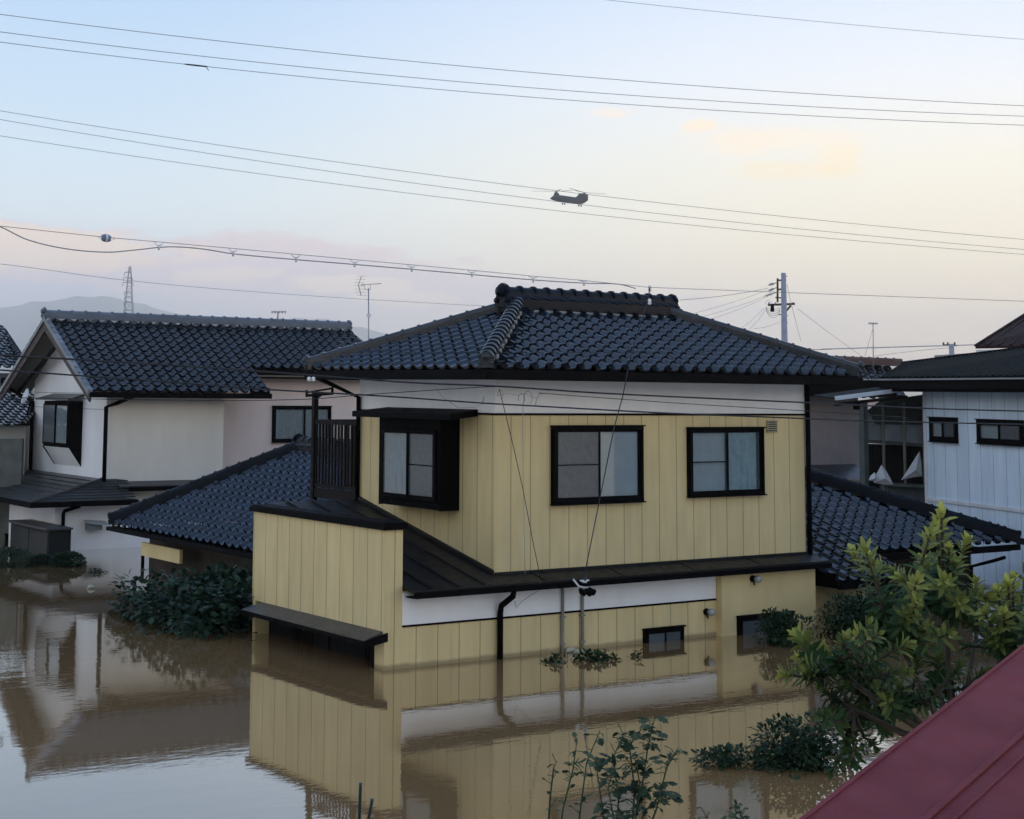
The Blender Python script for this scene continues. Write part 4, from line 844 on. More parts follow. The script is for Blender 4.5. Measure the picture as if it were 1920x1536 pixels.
# ================================================================== BLUE HOUSE (right)
B0 = at(1736, 850, 31.); B0.z = 0
BDv = Vector((BD[0], BD[1], 0)); BN = Vector((-BD[1], BD[0], 0))   # wall runs from B0 toward the camera (-BDv)
Bh = thing('blue_house', B0, 'pale blue sided house with low black roof at the right edge', 'house')
wB = Wall(B0, -BDv, BN)
g = M(); ln = 12
g.hexa([wB(0, -1.5, 0), wB(ln, -1.5, 0), wB(ln, -1.5, -6), wB(0, -1.5, -6), wB(0, 3.84, 0), wB(ln, 3.84, 0), wB(ln, 3.84, -6), wB(0, 3.84, -6)]); g.build('wall', blueS, Bh)
for (xa, ya_, xb, yb_) in ((1746, 783, 1797, 832), (1835, 787, 1921, 838)):
    a = wB.px(xa, ya_); b = wB.px(xb, yb_)
    window(Bh, wB, a[0], b[0], b[1]+.02, a[1], 'blind', 'frost', fw=.06, depth=.06, midrail=(False, False))
a = wB.px(1742, 936)[1]
g = M(); wbox(g, wB, -.0, ln, a-.03, a+.03, .002, .03); g.build('belt_trim', paint, Bh)
g = M(); wbox(g, wB, -.04, .05, 1.0, 3.8, .001, .02); g.build('corner_trim', paint, Bh)
zt = wB.px(1737, 735)[1]
g = M(); g.hexa([wB(-.55, zt, -.3), wB(ln, zt, -.3), wB(ln, zt, .55), wB(-.55, zt, .55), wB(-.55, zt+.06, -.3), wB(ln, zt+.06, -.3), wB(ln, zt+.06, .55), wB(-.55, zt+.06, .55)]); g.build('soffit', trim, Bh)
zz0 = onpl(1700, 713, tuple(BN), tuple(wB(0, 0, .62))).z; zz1 = onpl(1695, 684, tuple(BN), tuple(wB(0, 0, .5))).z
g = M(); wbox(g, wB, -.62, ln, zt+.061, zz0+.0, .45, .62); g.build('gutter', trim, Bh)
g = M(); wbox(g, wB, -.64, ln, zz0, zz0+.03, .44, .66); g.build('drip_edge', steel, Bh)
g = M(); E0, E1 = wB(-.62, zz0+.03, .62), wB(ln, zz0+.03, .62); K0, K1 = at(1693, 683.5, 35.), at(2250, 614, 29.)
g.prism([E0, E1, K1, K0], (0, 0, .03)); g.prism([K0, K1, wB(ln, 3.9, -6), wB(0, 3.9, -6)], (0, 0, .03))
nn_ = 60
for i in range(nn_):
    t = (i+.5)/nn_; g.bar(E0.lerp(E1, t)+Vector((0, 0, .035)), K0.lerp(K1, t)+Vector((0, 0, .035)), .05, .025)
g.bar(K0+Vector((0, 0, .03)), K1+Vector((0, 0, .03)), .12, .06); g.build('roof', mat('black_corrugated', (.006, .008, .008), .85, .04, var=.3), Bh)
# brown roof above
D = 36.; P = lambda x, y: at(x, y, D)
T = thing('brown_roof_house', P(1960, 900), 'house with a rust brown sheet roof rising above the black roof at far right', 'house')
a, b = P(1829, 654), P(1929, 590); bk = Vector(Fv)*6
g = M(); nr_ = 14
e0 = at(1829, 654, 36); e1 = at(2150, 648, 34); k0 = at(1932, 588, 40); k1 = at(2150, 560, 38)
g.prism([e0, e1, k1, k0], (0, 0, .05)); g.build('roof', mat('brown_sheet', (.035, .018, .016), .8, .08, var=.35, vscale=1.2), T)
g = M()
for i in range(nr_): t = i/nr_; g.bar(e0.lerp(e1, t)+Vector((0, 0, .07)), k0.lerp(k1, t)+Vector((0, 0, .07)), .06, .04)
g.build('roof_batten', MATS['brown_sheet'], T)
g = M(); g.bar(e0+Vector((.03, 0, -.05)), e1+Vector((0, 0, -.05)), .06, .05); g.build('eave_trim', paint, T)
w0 = at(1850, 660, 36.6); w1 = at(2150, 660, 35); g = M(); g.hexa([Vector((w0.x, w0.y, -1)), Vector((w1.x, w1.y, -1)), Vector((w1.x+2, w1.y+3, -1)), Vector((w0.x+2, w0.y+3, -1)), w0+Vector((0, 0, .0)), w1, w1+Vector((2, 3, 0)), w0+Vector((2, 3, 0))]); g.build('wall', mat('brown_wall', (.3, .29, .27), .8, .2), T)

# ================================================================== houses and shed behind, right of the main house
Gh = thing('grey_stucco_house', on(1560, 890, 'y', 7.5), 'plain mauve grey stucco house just behind the right side of the yellow house', 'house')
wG = Wall((0, 7.5, 0), (1, 0, 0), (0, -1, 0)); a = wG.px(1480, 720); b = wG.px(1612, 896)
g = M(); g.box(a[0]-3, b[0], 7.5, 12, -1.5, a[1]+.1); g.build('wall', mat('mauve_stucco', (.34, .30, .29), .85, .2, bump=.4, bscale=50, var=.1), Gh)
za = wG.px(1560, 700)[1]; ze = wG.px(1560, 738)[1]
zt_ = on(1560, 712, 'y', 6.9).z; ze = on(1560, 744, 'y', 6.9).z; g = M(); g.box(a[0]-3, b[0]+.6, 6.9, 12.4, ze, zt_); g.build('eave', trim, Gh)
g = M(); g.prism([(a[0]-3, 6.9, zt_+.01), (a[0]-3, 9.5, zt_+.08), (a[0]-3, 12.3, zt_+.01)], (b[0]-a[0]+3.4, 0, 0)); g.build('roof', tileB, Gh)
zl_ = wG.px(1560, 871)[1]; g = M(); g.hexa([(a[0], 6.9, zl_-.35), (b[0]+.05, 6.9, zl_-.35), (b[0]+.05, 7.49, zl_-.35), (a[0], 7.49, zl_-.35), (a[0], 6.9, zl_-.3), (b[0]+.05, 6.9, zl_-.3), (b[0]-.2, 7.49, zl_), (a[0], 7.49, zl_)]); g.build('lower_roof', slate, Gh)
# far tiled roof
Th = thing('far_tiled_house', at(1655, 760, 46), 'far house with a small tiled roof and rusty ridge behind the awning', 'house')
e0 = at(1600, 745, 45.2); e1 = at(1702, 752, 45.2); k0 = at(1600, 683, 47); k1 = at(1690, 684, 47)
ee = (e1-e0).normalized(); ss = (k0-e0)-ee*(k0-e0).dot(ee)
tile_face(e0-ee*2, ee, ss, (e1-e0).length+2, ss.length, [], 'roof', tileB, Th, tw=.27, ex=.25)
g = M(); ridge(g, k0-ee*2, k1, w=.22, h=.1, r=.09, layers=2); g.build('ridge', mat('rusty_ridge', (.11, .065, .055), .6, .4, rnd=.2), Th)
g = M(); g.hexa([Vector((e0.x-2, e0.y+.5, -1)), Vector((e1.x, e1.y+.5, -1)), Vector((e1.x+1.5, e1.y+5, -1)), Vector((e0.x, e0.y+5, -1)), Vector((e0.x-2, e0.y+.5, 3.3)), Vector((e1.x, e1.y+.5, 3.3)), Vector((e1.x+1.5, e1.y+5, 3.3)), Vector((e0.x, e0.y+5, 3.3))]); g.build('wall', beige2, Th)
# open shed with broken sheets and awning
D = 32.; P = lambda x, y: at(x, y, D)
Sh = thing('open_shed', Vector((P(1670, 900).x, P(1670, 900).y, 0)), 'battered shed with clear and corrugated sheets left of the blue house', 'shed')
g = M(); a0_, a1_ = at(1567, 749, 30.5), at(1700, 732, 31.5); bk_ = Vector((BD[0], BD[1], 0))*.9+Vector((0, 0, .05))
g.prism([a0_, a1_, a1_+bk_, a0_+bk_], (0, 0, .03)); g.build('awning', mat('awning_sheet', (.03, .03, .028), .9, .05), Sh)
g = M(); g.bar(a0_+Vector((0, 0, .02)), a1_+Vector((0, 0, .02)), .05, .075); g.build('awning_edge', mat('awning_white', (.6, .64, .68), .5, .4), Sh)
g = M(); g.bar(a0_+Vector((.1, .1, -.1)), a1_+Vector((0, 0, -.13)), .05, .06); g.tube([at(1606, 752, 31.4), at(1606, 768, 31.4)], .07, 10); g.build('beam', wood, Sh)
for x_, w_ in ((1618, .13), (1655, .04), (1694, .04), (1733, .08)):
    g = M(); a = P(x_, 755 if x_ < 1700 else 745); g.bar(a, (a.x, a.y, -1), w_); g.build('post', mat('weathered_post', (.10, .12, .115), .7, .3, var=.3) if x_ == 1618 else mat('pale_post', (.2, .18, .15), .7, .3), Sh)
g = M()
def rag(g, pts, t=.015): g.prism([P(*p) for p in pts], tuple(Vector(Fv)*t))
rag(g, [(1626, 770), (1650, 752), (1732, 740), (1731, 796), (1642, 796), (1634, 778)]); g.build('upper_sheet', mat('grimy_sheet', (.045, .05, .042), .5, .3, var=.4, vscale=6), Sh)
g = M(); D = 32.06; rag(g, [(1624, 770), (1732, 770), (1731, 833), (1624, 826)]); g.build('clear_sheet', mat('cloudy_poly', (.24, .27, .29), .35, .5, var=.25, vscale=3), Sh)
g = M(); g.bar(P(1620, 827), P(1732, 835), .05, .07); g.build('rail', MATS['weathered_post'], Sh)
g = M(); D = 32.2
for i in range(34): x_ = 1620+i*3.4; g.bar(P(x_, 834), P(x_, 935), .028, .03)
rag(g, [(1616, 832), (1736, 836), (1736, 940), (1616, 940)]); g.build('corrugated_sheet', mat('dark_corrugated', (.018, .016, .016), .55, .3, var=.3), Sh)
D = 31.7; g = M(); g.bar(P(1660, 908), P(1737, 912), .35, .06); g.hexa([Vector(P(1665, 913)), Vector(P(1737, 915)), Vector(P(1737, 915))+Vector((.3, .5, 0)), Vector(P(1665, 913))+Vector((.3, .5, 0))]+[Vector((q.x, q.y, .5)) for q in (P(1665, 913), P(1737, 915), P(1737, 915)+Vector((.3, .5, 0)), P(1665, 913)+Vector((.3, .5, 0)))]); g.build('counter', MATS['weathered_post'], Sh)
tarp = mat('white_tarp', (.55, .57, .6), .6, .3, var=.12, vscale=6)
def tarpm(pts, label):
    g = M(); vs = [P(*p) for p in pts]; c = sum(vs, Vector())/len(vs)-Vector(Fv)*.12
    nn2 = len(vs); g.add(vs+[c]+[v+Vector(Fv)*.012 for v in vs], [(i, (i+1) % nn2, nn2) for i in range(nn2)]+[tuple(range(nn2+1, 2*nn2+1))[::-1]]+[(i, nn2+1+i, nn2+1+(i+1) % nn2, (i+1) % nn2) for i in range(nn2)])
    return solo(g, 'tarp_piece', tarp, label, 'tarp', 'white tarp pieces on the shed')
D = 31.4
tarpm([(1653, 872), (1643, 890), (1638, 905), (1655, 909), (1675, 909), (1670, 898), (1662, 884)], 'tent shaped white tarp piece hung from the pale post of the shed')
tarpm([(1724, 847), (1712, 866), (1702, 882), (1690, 900), (1712, 895), (1729, 893), (1728, 870)], 'tall triangular white tarp piece against the blue house corner')
tarpm([(1640, 886), (1632, 893), (1629, 901), (1640, 903), (1646, 894)], 'small crumpled grey scrap left of the tent shaped tarp')

# ================================================================== far left houses
D = 44.; P = lambda x, y: at(x, y, D)
Fh = thing('far_left_house', Vector((P(-20, 800).x, P(-20, 800).y, 0)), 'dark tiled house with white trim half hidden behind the white gable at far left', 'house')
e0 = at(-160, 690, 42); e1 = at(46, 690, 42); k0 = at(-160, 612, 46); k1 = at(4, 622, 46); ee = (e1-e0).normalized(); ss = (k0-e0)-ee*(k0-e0).dot(ee)
tile_face(e0, ee, ss, (e1-e0).length, ss.length, [vplane(e1, k1, e0)], 'roof', tileB, Fh, ex=.25)
g = M(); ridge(g, e1+Vector((0, 0, .05)), k1, w=.2, h=.08, r=.08, layers=2); ridge(g, k0, k1, w=.2, h=.1, r=.09, layers=2); g.build('ridge', ridgeM, Fh)
D = 42.6; g = M(); a = P(-160, 700); b = P(64, 700); bz = P(40, 745).z
g.hexa([Vector((a.x, a.y, -1)), Vector((b.x, b.y, -1)), Vector((b.x+2, b.y+4, -1)), Vector((a.x+2, a.y+4, -1)), Vector((a.x, a.y, a.z)), Vector((b.x, b.y, a.z)), Vector((b.x+2, b.y+4, a.z)), Vector((a.x+2, a.y+4, a.z))]); g.build('wall', mat('cream_wall', (.42, .41, .35), .8, .2, var=.1), Fh)
D = 42.5; g = M(); g.prism([P(-40, 700), P(38, 700), P(38, 736), P(-40, 736)], tuple(Vector(Fv)*.05)); g.build('shutter', mat('shutter_grey', (.13, .135, .14), .5, .4), Fh)
D = 42.45; g = M()
for a, b in (((4, 710), (4, 730)), ((26, 710), (26, 730)), ((4, 710), (26, 710)), ((4, 730), (26, 730)), ((36, 700), (36, 738))): g.bar(P(*a), P(*b), .05)
g.build('window_frame', trim, Fh)
g = M(); g.bar(P(-60, 738), P(48, 738), .1, .1); g.build('sill', paint, Fh)
D = 38.
e0 = at(-160, 798, 37); e1 = at(48, 798, 37); k0 = at(-160, 742, 40); ee = (e1-e0).normalized(); ss = (k0-e0)-ee*(k0-e0).dot(ee)
tile_face(e0, ee, ss, (e1-e0).length, ss.length, [], 'lower_roof', tileB, Fh, ex=.25)
g = M(); a, b = at(-160, 800, 37.4), at(48, 800, 37.4); g.hexa([Vector((a.x, a.y, -1)), Vector((b.x, b.y, -1)), Vector((b.x+2, b.y+4, -1)), Vector((a.x+2, a.y+4, -1)), a, b, b+Vector((2, 4, 0)), a+Vector((2, 4, 0))]); g.build('lower_wall', MATS['cream_wall'], Fh)
D = 36.; T = solo(M().hexa([Vector((P(-160, 823).x, P(-160, 823).y, -1)), Vector((P(42, 823).x, P(42, 823).y, -1)), Vector((P(42, 823).x+.1, P(42, 823).y+.15, -1)), Vector((P(-160, 823).x+.1, P(-160, 823).y+.15, -1)), P(-160, 823), P(42, 823), P(42, 823)+Vector((.1, .15, 0)), P(-160, 823)+Vector((.1, .15, 0))]),
    'garden_wall', mat('block_wall', (.12, .125, .11), .85, .2, var=.25, vscale=3), 'grey block garden wall between the far left house and the white house', 'wall')

# ================================================================== FOREGROUND red roof
n0 = at(1500, 1546, 2.3); n1 = at(1960, 1184, 3.4)
ed = (n1-n0).normalized(); side = Vector((Rv[0], Rv[1], -.10)).normalized(); nrm = ed.cross(side).normalized()
if nrm.z < 0: nrm = -nrm
T = thing('red_roofed_house', n0, 'house whose dark red metal roof corner fills the lower right of the photo', 'house')
redm = mat('red_metal', (.235, .056, .062), .75, .08, bump=.2, bscale=160, var=.16, vscale=7)
g = M(); a, b = n0-ed*1.2, n1+ed*1.2
g.prism([a, b, b+side*2.5, a+side*2.5], tuple(-nrm*.02)); g.build('sheet', redm, T)
g = M(); g.bar(a-nrm*.034-side*.004, b-nrm*.034-side*.004, .007, .074, up=nrm); g.build('verge_trim', redm, T)
s0 = onpl(1735, 1540, tuple(nrm), tuple(n0)); s1 = onpl(1925, 1371, tuple(nrm), tuple(n0)); sdv = (s1-s0).normalized(); sp_ = sdv.cross(nrm).normalized()
g = M()
for off, hh, ww in ((0, .006, .010), (.030, .004, .006)):
    c0_, c1_ = s0-sdv*1.+sp_*off, s1+sdv*1.+sp_*off; g.bar(c0_+nrm*hh/2, c1_+nrm*hh/2, ww, hh, up=nrm)
g.build('standing_seam', redm, T, bevel=.003)
# unseen house body added behind the camera to darken reflections on the yellow house
hb = Vector(CAM)-Vector((Fv[0], Fv[1], 0)).normalized()*2.2; hr = Vector((_r[0], _r[1], 0)); hf = Vector((-Fv[0], -Fv[1], 0)).normalized()
q = [hb-hr*9, hb+hr*11, hb+hr*11+hf*8, hb-hr*9+hf*8]
g = M(); g.hexa([Vector((p.x, p.y, -1.5)) for p in q]+[Vector((p.x, p.y, 5.4)) for p in q]); g.build('added_house_body', mat('added_body_wall', (.34, .33, .30), .85, .2, var=.15), T)
q2 = [hb-hr*9.6-hf*.6, hb+hr*11.6-hf*.6, hb+hr*11.6+hf*8.6, hb-hr*9.6+hf*8.6]; q3 = [hb-hr*6+hf*4, hb+hr*8+hf*4]
g = M(); e_ = [Vector((p.x, p.y, 5.4)) for p in q2]; t_ = [Vector((p.x, p.y, 7.2)) for p in q3]
g.add(e_+t_, [(0, 1, 5, 4), (2, 3, 4, 5), (1, 2, 5), (3, 0, 4), (3, 2, 1, 0)]); g.build('added_upper_roof', tileB, T)

# ================================================================== PLANTS
def leaf(g, base, d, up, L, w, droop=.25, fold=.25, rnd=.5):
    d = d.normalized(); sd_ = d.cross(up)
    if sd_.length < 1e-4: sd_ = d.orthogonal()
    sd_ = sd_.normalized(); up = sd_.cross(d).normalized()
    st = [(0, .06), (.3, .8), (.62, 1.), (.86, .6), (1, .03)]; vs = []
    for t, ww in st:
        c = base+d*L*t-up*droop*L*t*t; vs += [c+sd_*w*ww/2+up*fold*w*ww*.5, c, c-sd_*w*ww/2+up*fold*w*ww*.5]
    g.add(vs, [(3*i+a, 3*i+a+1, 3*i+a+4, 3*i+a+3) for i in range(4) for a in (0, 1)], rnd=rnd, sm=True)
rt = random.Random(11)
def shoot(gl, gs, pts, L, w, tipy, nleaf, young=0., span=.75, spread=.9):
    pts = [Vector(p) for p in pts]; gs.tube(pts, [.010*(1-.7*i/(len(pts)-1))+.002 for i in range(len(pts))], 5)
    tot = len(pts)-1
    for i in range(nleaf):
        t = 1-span*(i/nleaf)**1.1; f = t*tot; k = min(int(f), tot-1); p = pts[k].lerp(pts[k+1], f-k); ax = (pts[k+1]-pts[k]).normalized()
        ang = i*2.399+rt.uniform(-.3, .3); o1 = ax.orthogonal().normalized(); o2 = ax.cross(o1); ra = o1*math.cos(ang)+o2*math.sin(ang)
        op = .35+min(1, (1-t)*2.4)*spread+rt.uniform(-.12, .15); d = ax*math.cos(op)+ra*math.sin(op)
        yng = max(0, min(1, young*(1-(1-t)*2.6)+rt.uniform(-.12, .12)))
        leaf(gl, p, d, ax if op > .5 else ra*-1, L*rt.uniform(.75, 1.15)*(.7 if (1-t) < .06 else 1), w*rt.uniform(.8, 1.1), rt.uniform(.05, .45), .3, rnd=yng)
def tree_right():
    D = 8.3; base = at(1800, 1560, D); T = thing('loquat_tree', Vector((base.x, base.y, 0)), 'leafy evergreen tree with yellow green shoot tips behind the red roof', 'tree')
    gl, gs = M(), M(); P = lambda x, y, dd=0: at(x, y, D+dd)
    root = Vector((base.x, base.y, 0)); fork = P(1790, 1400)
    nodes = [(1760, 1290, .1), (1700, 1330, -.1), (1640, 1280, .2), (1830, 1200, .3), (1900, 1220, 0), (1600, 1330, 0), (1680, 1190, .1), (1770, 1130, .2), (1560, 1250, -.2)]
    trunk = M(); trunk.tube([root+Vector((0, 0, -.5)), root.lerp(fork, .6), fork], [.06, .045, .035], 8)
    NP = [P(*q) for q in nodes]
    for q in NP: trunk.tube([fork, fork.lerp(q, .5)+Vector((0, 0, -.03)), q], [.03, .018, .012], 6)
    trunk.build('trunk', bark, T)
    tips = [(1755, 985, .9), (1780, 1030, .8), (1740, 1060, .7), (1770, 1090, .6), (1870, 1110, .8), (1910, 1130, .8), (1890, 1095, .9), (1845, 1150, .6), (1720, 1090, .7), (1675, 1070, .7), (1635, 1050, .8), (1765, 962, .9), (1745, 1000, .6), (1812, 1012, .9), (1790, 1060, .5), (1728, 1050, .5), (1600, 1035, .75), (1622, 1030, .6), (1650, 1060, .6), (1690, 1085, .8), (1665, 1120, .4), (1720, 1130, .5), (1640, 1160, .3),
            (1496, 1190, .8), (1545, 1215, .7), (1585, 1200, .5), (1610, 1195, .9), (1495, 1235, .8), (1470, 1265, .7), (1520, 1260, .5), (1560, 1245, .7), (1645, 1225, .8), (1700, 1210, .4), (1740, 1180, .5),
            (1800, 1130, .5), (1850, 1120, .5), (1830, 1090, .6), (1900, 1085, .8), (1925, 1060, .6), (1940, 1110, .7), (1880, 1150, .6), (1905, 1180, .4), (1930, 1150, .5), (1870, 1200, .3), (1760, 1230, .3), (1700, 1260, .3), (1650, 1290, .3),
            (1600, 1280, .4), (1540, 1290, .4), (1800, 1250, .2), (1740, 1300, .1), (1680, 1330, .1), (1620, 1330, .1), (1560, 1330, .2), (1580, 1360, 0), (1540, 1345, 0), (1660, 1370, 0), (1600, 1430, 0), (1560, 1445, 0), (1640, 1400, 0), (1590, 1390, 0),
            (1850, 1260, .2), (1720, 1240, .2), (1780, 1190, .3), (1640, 1250, .3), (1580, 1290, .2), (1820, 1170, .3), (1700, 1150, .4)]
    for k, (x, y, yg) in enumerate(tips):
        dd = rt.uniform(-.45, .45); tip = P(x, y, dd)
        nb = min(NP, key=lambda q: (q-tip).length+(.4 if q.z > tip.z+.05 else 0)); mid = nb.lerp(tip, .5)+Vector((0, 0, -.05))
        big = y < 1290
        if (nb-tip).length > .5: mid = nb.lerp(tip, .45)+Vector((0, 0, -.06))
        shoot(gl, gs, [nb, nb.lerp(mid, .6), mid, mid.lerp(tip, .55)+Vector((0, 0, .01)), tip], rt.uniform(.070, .098), .027, 0, 52 if big else 24, young=yg, span=.9 if big else .8)
    for k in range(24):
        x = rt.uniform(1530, 1950); y = rt.uniform(1110, 1330)
        if y < 1215 and x < 1620 or y < 1150 and 1650 < x < 1700: continue
        tip = P(x, y, rt.uniform(-.5, .6)); nb = min(NP, key=lambda q: (q-tip).length); shoot(gl, gs, [nb, nb.lerp(tip, .5), tip], .08, .026, 0, 26, young=rt.uniform(0, .4), span=.9)
    gs.build('twig', bark, T); gl.build('foliage', lf_tree, T)
tree_right()
def bush(name, c, R_, n_, L, w, label, cat, mt, seed, group=None, young=.5, trunkr=.03, flat=False, lumps=9):
    rr = random.Random(seed); c = Vector(c); T = thing(name, (c.x, c.y, 0), label, cat, group); g = M()
    lm = [(Vector((0, 0, 0)), 1.)] if not lumps else [(Vector((rr.uniform(-.62, .62)*R_[0], rr.uniform(-.62, .62)*R_[1], rr.uniform(-.1, .62)*R_[2])), rr.uniform(.34, .6)) for _ in range(lumps)]
    for i in range(n_):
        lc, lr = lm[rr.randrange(len(lm))]
        v = Vector((rr.gauss(0, 1), rr.gauss(0, 1), rr.gauss(0, 1))).normalized(); rad_ = lr*(rr.random()**.25)
        p = c+lc*1+Vector((v.x*R_[0]*rad_, v.y*R_[1]*rad_, v.z*R_[2]*rad_*1.1))
        if p.z < -.03: continue
        d = (v+Vector((0, 0, rr.uniform(-.5, .4)))+Vector((rr.uniform(-.5, .5), rr.uniform(-.5, .5), 0))).normalized()
        leaf(g, p, d, Vector((v.x*.5, v.y*.5, 1)).normalized(), L*rr.uniform(.6, 1.2), w*rr.uniform(.7, 1.2), rr.uniform(0, .5), .2, rnd=min(1, max(0, rr.gauss(.35, .25)*young*2)))
    g.build('foliage', mt, T)
    s = M()
    for lc, lr in lm: s.tube([(c.x, c.y, -.8), (c.x+lc.x*.4, c.y+lc.y*.4, max(.0, (c.z+lc.z)*.3)), c+lc], [trunkr, trunkr*.7, trunkr*.3], 5)
    s.build('branch', bark, T); return T
bush('broadleaf_bush', (-2.2, 4.55, .06), (.8, 1.55, .6), 3600, .115, .09, 'large dark broad leaved bush in the water left of the yellow parapet', 'bush', lf_bush, 5, lumps=22)
bush('broadleaf_bush', (-1.3, 4.6, .26), (.45, 1.0, .45), 1900, .115, .09, 'taller leafy bush against the parapet under the left tiled eave', 'bush', lf_bush, 6, lumps=10)
bush('drowned_shrub', (-1.1, -6.25, .0), (.62, .5, .46), 4200, .06, .03, 'dark small leaved shrub poking out of the water in front of the tree', 'shrub', lf_small, 7, lumps=14)
bush('drowned_shrub', (-1.6, -5.9, .0), (.4, .3, .16), 900, .06, .03, 'low tip of a shrub just left of the dark shrub in the water', 'shrub', lf_small, 8, lumps=6)
bush('wall_shrub', (4.2, -1.15, .12), (.42, .35, .38), 2600, .06, .03, 'dark shrub in front of the wide flooded window', 'shrub', lf_small, 9, lumps=10)
bush('wall_shrub', (5.6, -1.2, .12), (.8, .5, .5), 4200, .065, .035, 'wider dark shrub right of the wide flooded window', 'shrub', lf_small, 10, lumps=14)
bush('wall_shrub', (6.9, -.9, .15), (.8, .5, .55), 3600, .065, .035, 'dark shrub under the right porch eave', 'shrub', lf_small, 12, lumps=12)
bush('yellow_green_shrub', (5.7, -4.4, .2), (.6, .5, .6), 900, .08, .035, 'shrub seen through the tree branches near the right edge', 'shrub', lf_small, 13, lumps=9)
for i, (x, y, wx, wz, l) in enumerate(((16, 1052, .55, .3, 'round clipped shrub at the left edge'), (76, 1049, .27, .13, 'small clipped shrub between the two larger round ones'), (127, 1052, .36, .22, 'round clipped shrub right of the small one near the downpipe'))):
    p = on(x, y+8, 'z', 0); bush('clipped_shrub', (p.x, p.y, .05), (wx, wx, wz*.85), 6000 if i != 1 else 3000, .035, .026, l, 'shrub', lf_small, 20+i, 'round clipped shrubs in the water', young=.35, lumps=0)
p = on(192, 1072, 'z', 0); bush('floating_branch', (p.x, p.y, -.01), (.3, .25, .06), 140, .06, .03, 'low twigs just breaking the water right of the clipped shrubs', 'branch', lf_small, 31, young=.3, lumps=6)
for i, (x, y, wx, l) in enumerate(((1034, 1242, .13, 'small tuft of leaves on the water left of the pipes'), (1092, 1238, .3, 'floating clump of leaves at the foot of the pale pipe'), (1135, 1238, .24, 'thin raft of leaves right of the pale pipe'), (1195, 1232, .12, 'sparse sprig on the water by the little window'))):
    p = on(x, y, 'z', 0); bush('floating_leaves', (p.x, p.y, -.02), (wx, wx*.7, .12), [160, 420, 200, 60][i], .07, .035, l, 'leaves', lf_small, 40+i, 'leaf clumps floating by the yellow wall', young=.7, trunkr=.006, lumps=7)
for x, y, l in ((1070, 1222, 'pale flat scrap of foam by the left pipe'), (1085, 1225, 'pale flat scrap of foam by the right pipe')):
    p = on(x, y, 'z', 0.01); g = M(); g.tube([p+Vector((-.08, 0, 0)), p+Vector((-.04, 0, .02)), p+Vector((.05, .01, .025)), p+Vector((.09, 0, 0))], [.01, .035, .03, .008], 8)
    solo(g, 'foam_scrap', mat('foam', (.5, .48, .36), .7, .3), l, 'debris', 'foam scraps by the pipes')
p = on(171, 1103, 'z', .01); g = M(); g.tube([p+Vector((-.07, 0, 0)), p+Vector((-.02, .02, .03)), p+Vector((.04, -.01, .02)), p+Vector((.09, 0, 0))], [.01, .03, .025, .006], 8)
solo(g, 'foam_scrap', MATS['foam'], 'lone pale scrap floating on the brown water left of the broad leaved bush', 'debris')
def lobed(g, base, d, up, L, rnd, rr):
    # ragged palmate leaf with a folded midrib
    d = d.normalized(); sd_ = d.cross(up).normalized(); up = sd_.cross(d).normalized()
    prof_ = [(0, .05), (.04, .34), (.24, .30), (.30, .56), (.52, .34), (.66, .44), (.80, .20), (1., .0)]
    dr = rr.uniform(.1, .55); cur = lambda t, w: base+d*L*t-up*dr*L*(t*t*.6+w*w*.8)
    mid = [cur(t, 0) for t, _ in prof_]
    for q in (-1, 1):
        ed = [cur(t*rr.uniform(.94, 1.06), w)+sd_*q*L*w*rr.uniform(.85, 1.15)*.8 for t, w in prof_]
        g.add(mid+ed, [(i, i+1, 8+i+1, 8+i) for i in range(7)], rnd=min(1, rnd+.08*q), sm=False)
# weeds close to the camera
def weed(name, stems, D, label, seed, leafL=.055, dens=2., cat='plant'):
    rr = random.Random(seed); b = at(*stems[0][0], D); T = thing(name, (b.x, b.y, 0), label, cat); gs, gl = M(), M()
    for st in stems:
        pts = [at(x, y, D+rr.uniform(-.15, .15)) for x, y in st[:-1]]; cnt = st[-1]
        gs.tube(pts, [.0042*(1-.75*i/(len(pts)-1))+.001 for i in range(len(pts))], 5)
        for i in range(int(cnt*dens)):
            f = (.2+.8*rr.random())*(len(pts)-1); k = min(int(f), len(pts)-2); p = pts[k].lerp(pts[k+1], f-k)
            d = Vector((rr.uniform(-1, 1), rr.uniform(-1, 1), rr.uniform(-.2, .7))).normalized(); stalk = rr.uniform(.01, .05); gs.tube([p, p+d*stalk], .0018, 4)
            s_ = leafL*rr.choice((.4, .6, .8, 1., 1.3)); lobed(gl, p+d*stalk, (d+Vector((0, 0, rr.uniform(-.9, .1)))), Vector((rr.uniform(-.7, .7), rr.uniform(-.7, .7), 1)).normalized(), s_, rr.random()**1.7, rr)
    gs.build('stem', stemg, T); gl.build('leaves', lf_weed, T)
weed('climbing_weed', [((1150, 1620), (1160, 1500), (1150, 1420), (1170, 1375), 22), ((1180, 1620), (1190, 1480), (1180, 1400), (1200, 1370), 26), ((1170, 1620), (1200, 1500), (1215, 1400), (1228, 1345), 24), ((1190, 1620), (1230, 1520), (1250, 1440), (1272, 1402), 16),
     ((1140, 1620), (1130, 1520), (1120, 1450), (1118, 1420), 14), ((1180, 1600), (1210, 1520), (1240, 1490), (1256, 1500), 16), ((1160, 1600), (1150, 1530), (1140, 1480), (1150, 1440), 18), ((1170, 1610), (1190, 1540), (1200, 1470), (1190, 1420), 22)], 6.8, 'leafy weed with jagged leaves rising at bottom centre', 50, .042)
weed('weed_stalk', [((1045, 1620), (1055, 1520), (1075, 1440), (1082, 1385), 14)], 6.6, 'tall thin weed stalk left of the leafy weed', 51, .03)
weed('weed_stalk', [((1078, 1620), (1088, 1520), (1100, 1430), (1125, 1370), 10)], 6.9, 'bent weed stalk between the thin stalks and the leafy weed', 52, .03)
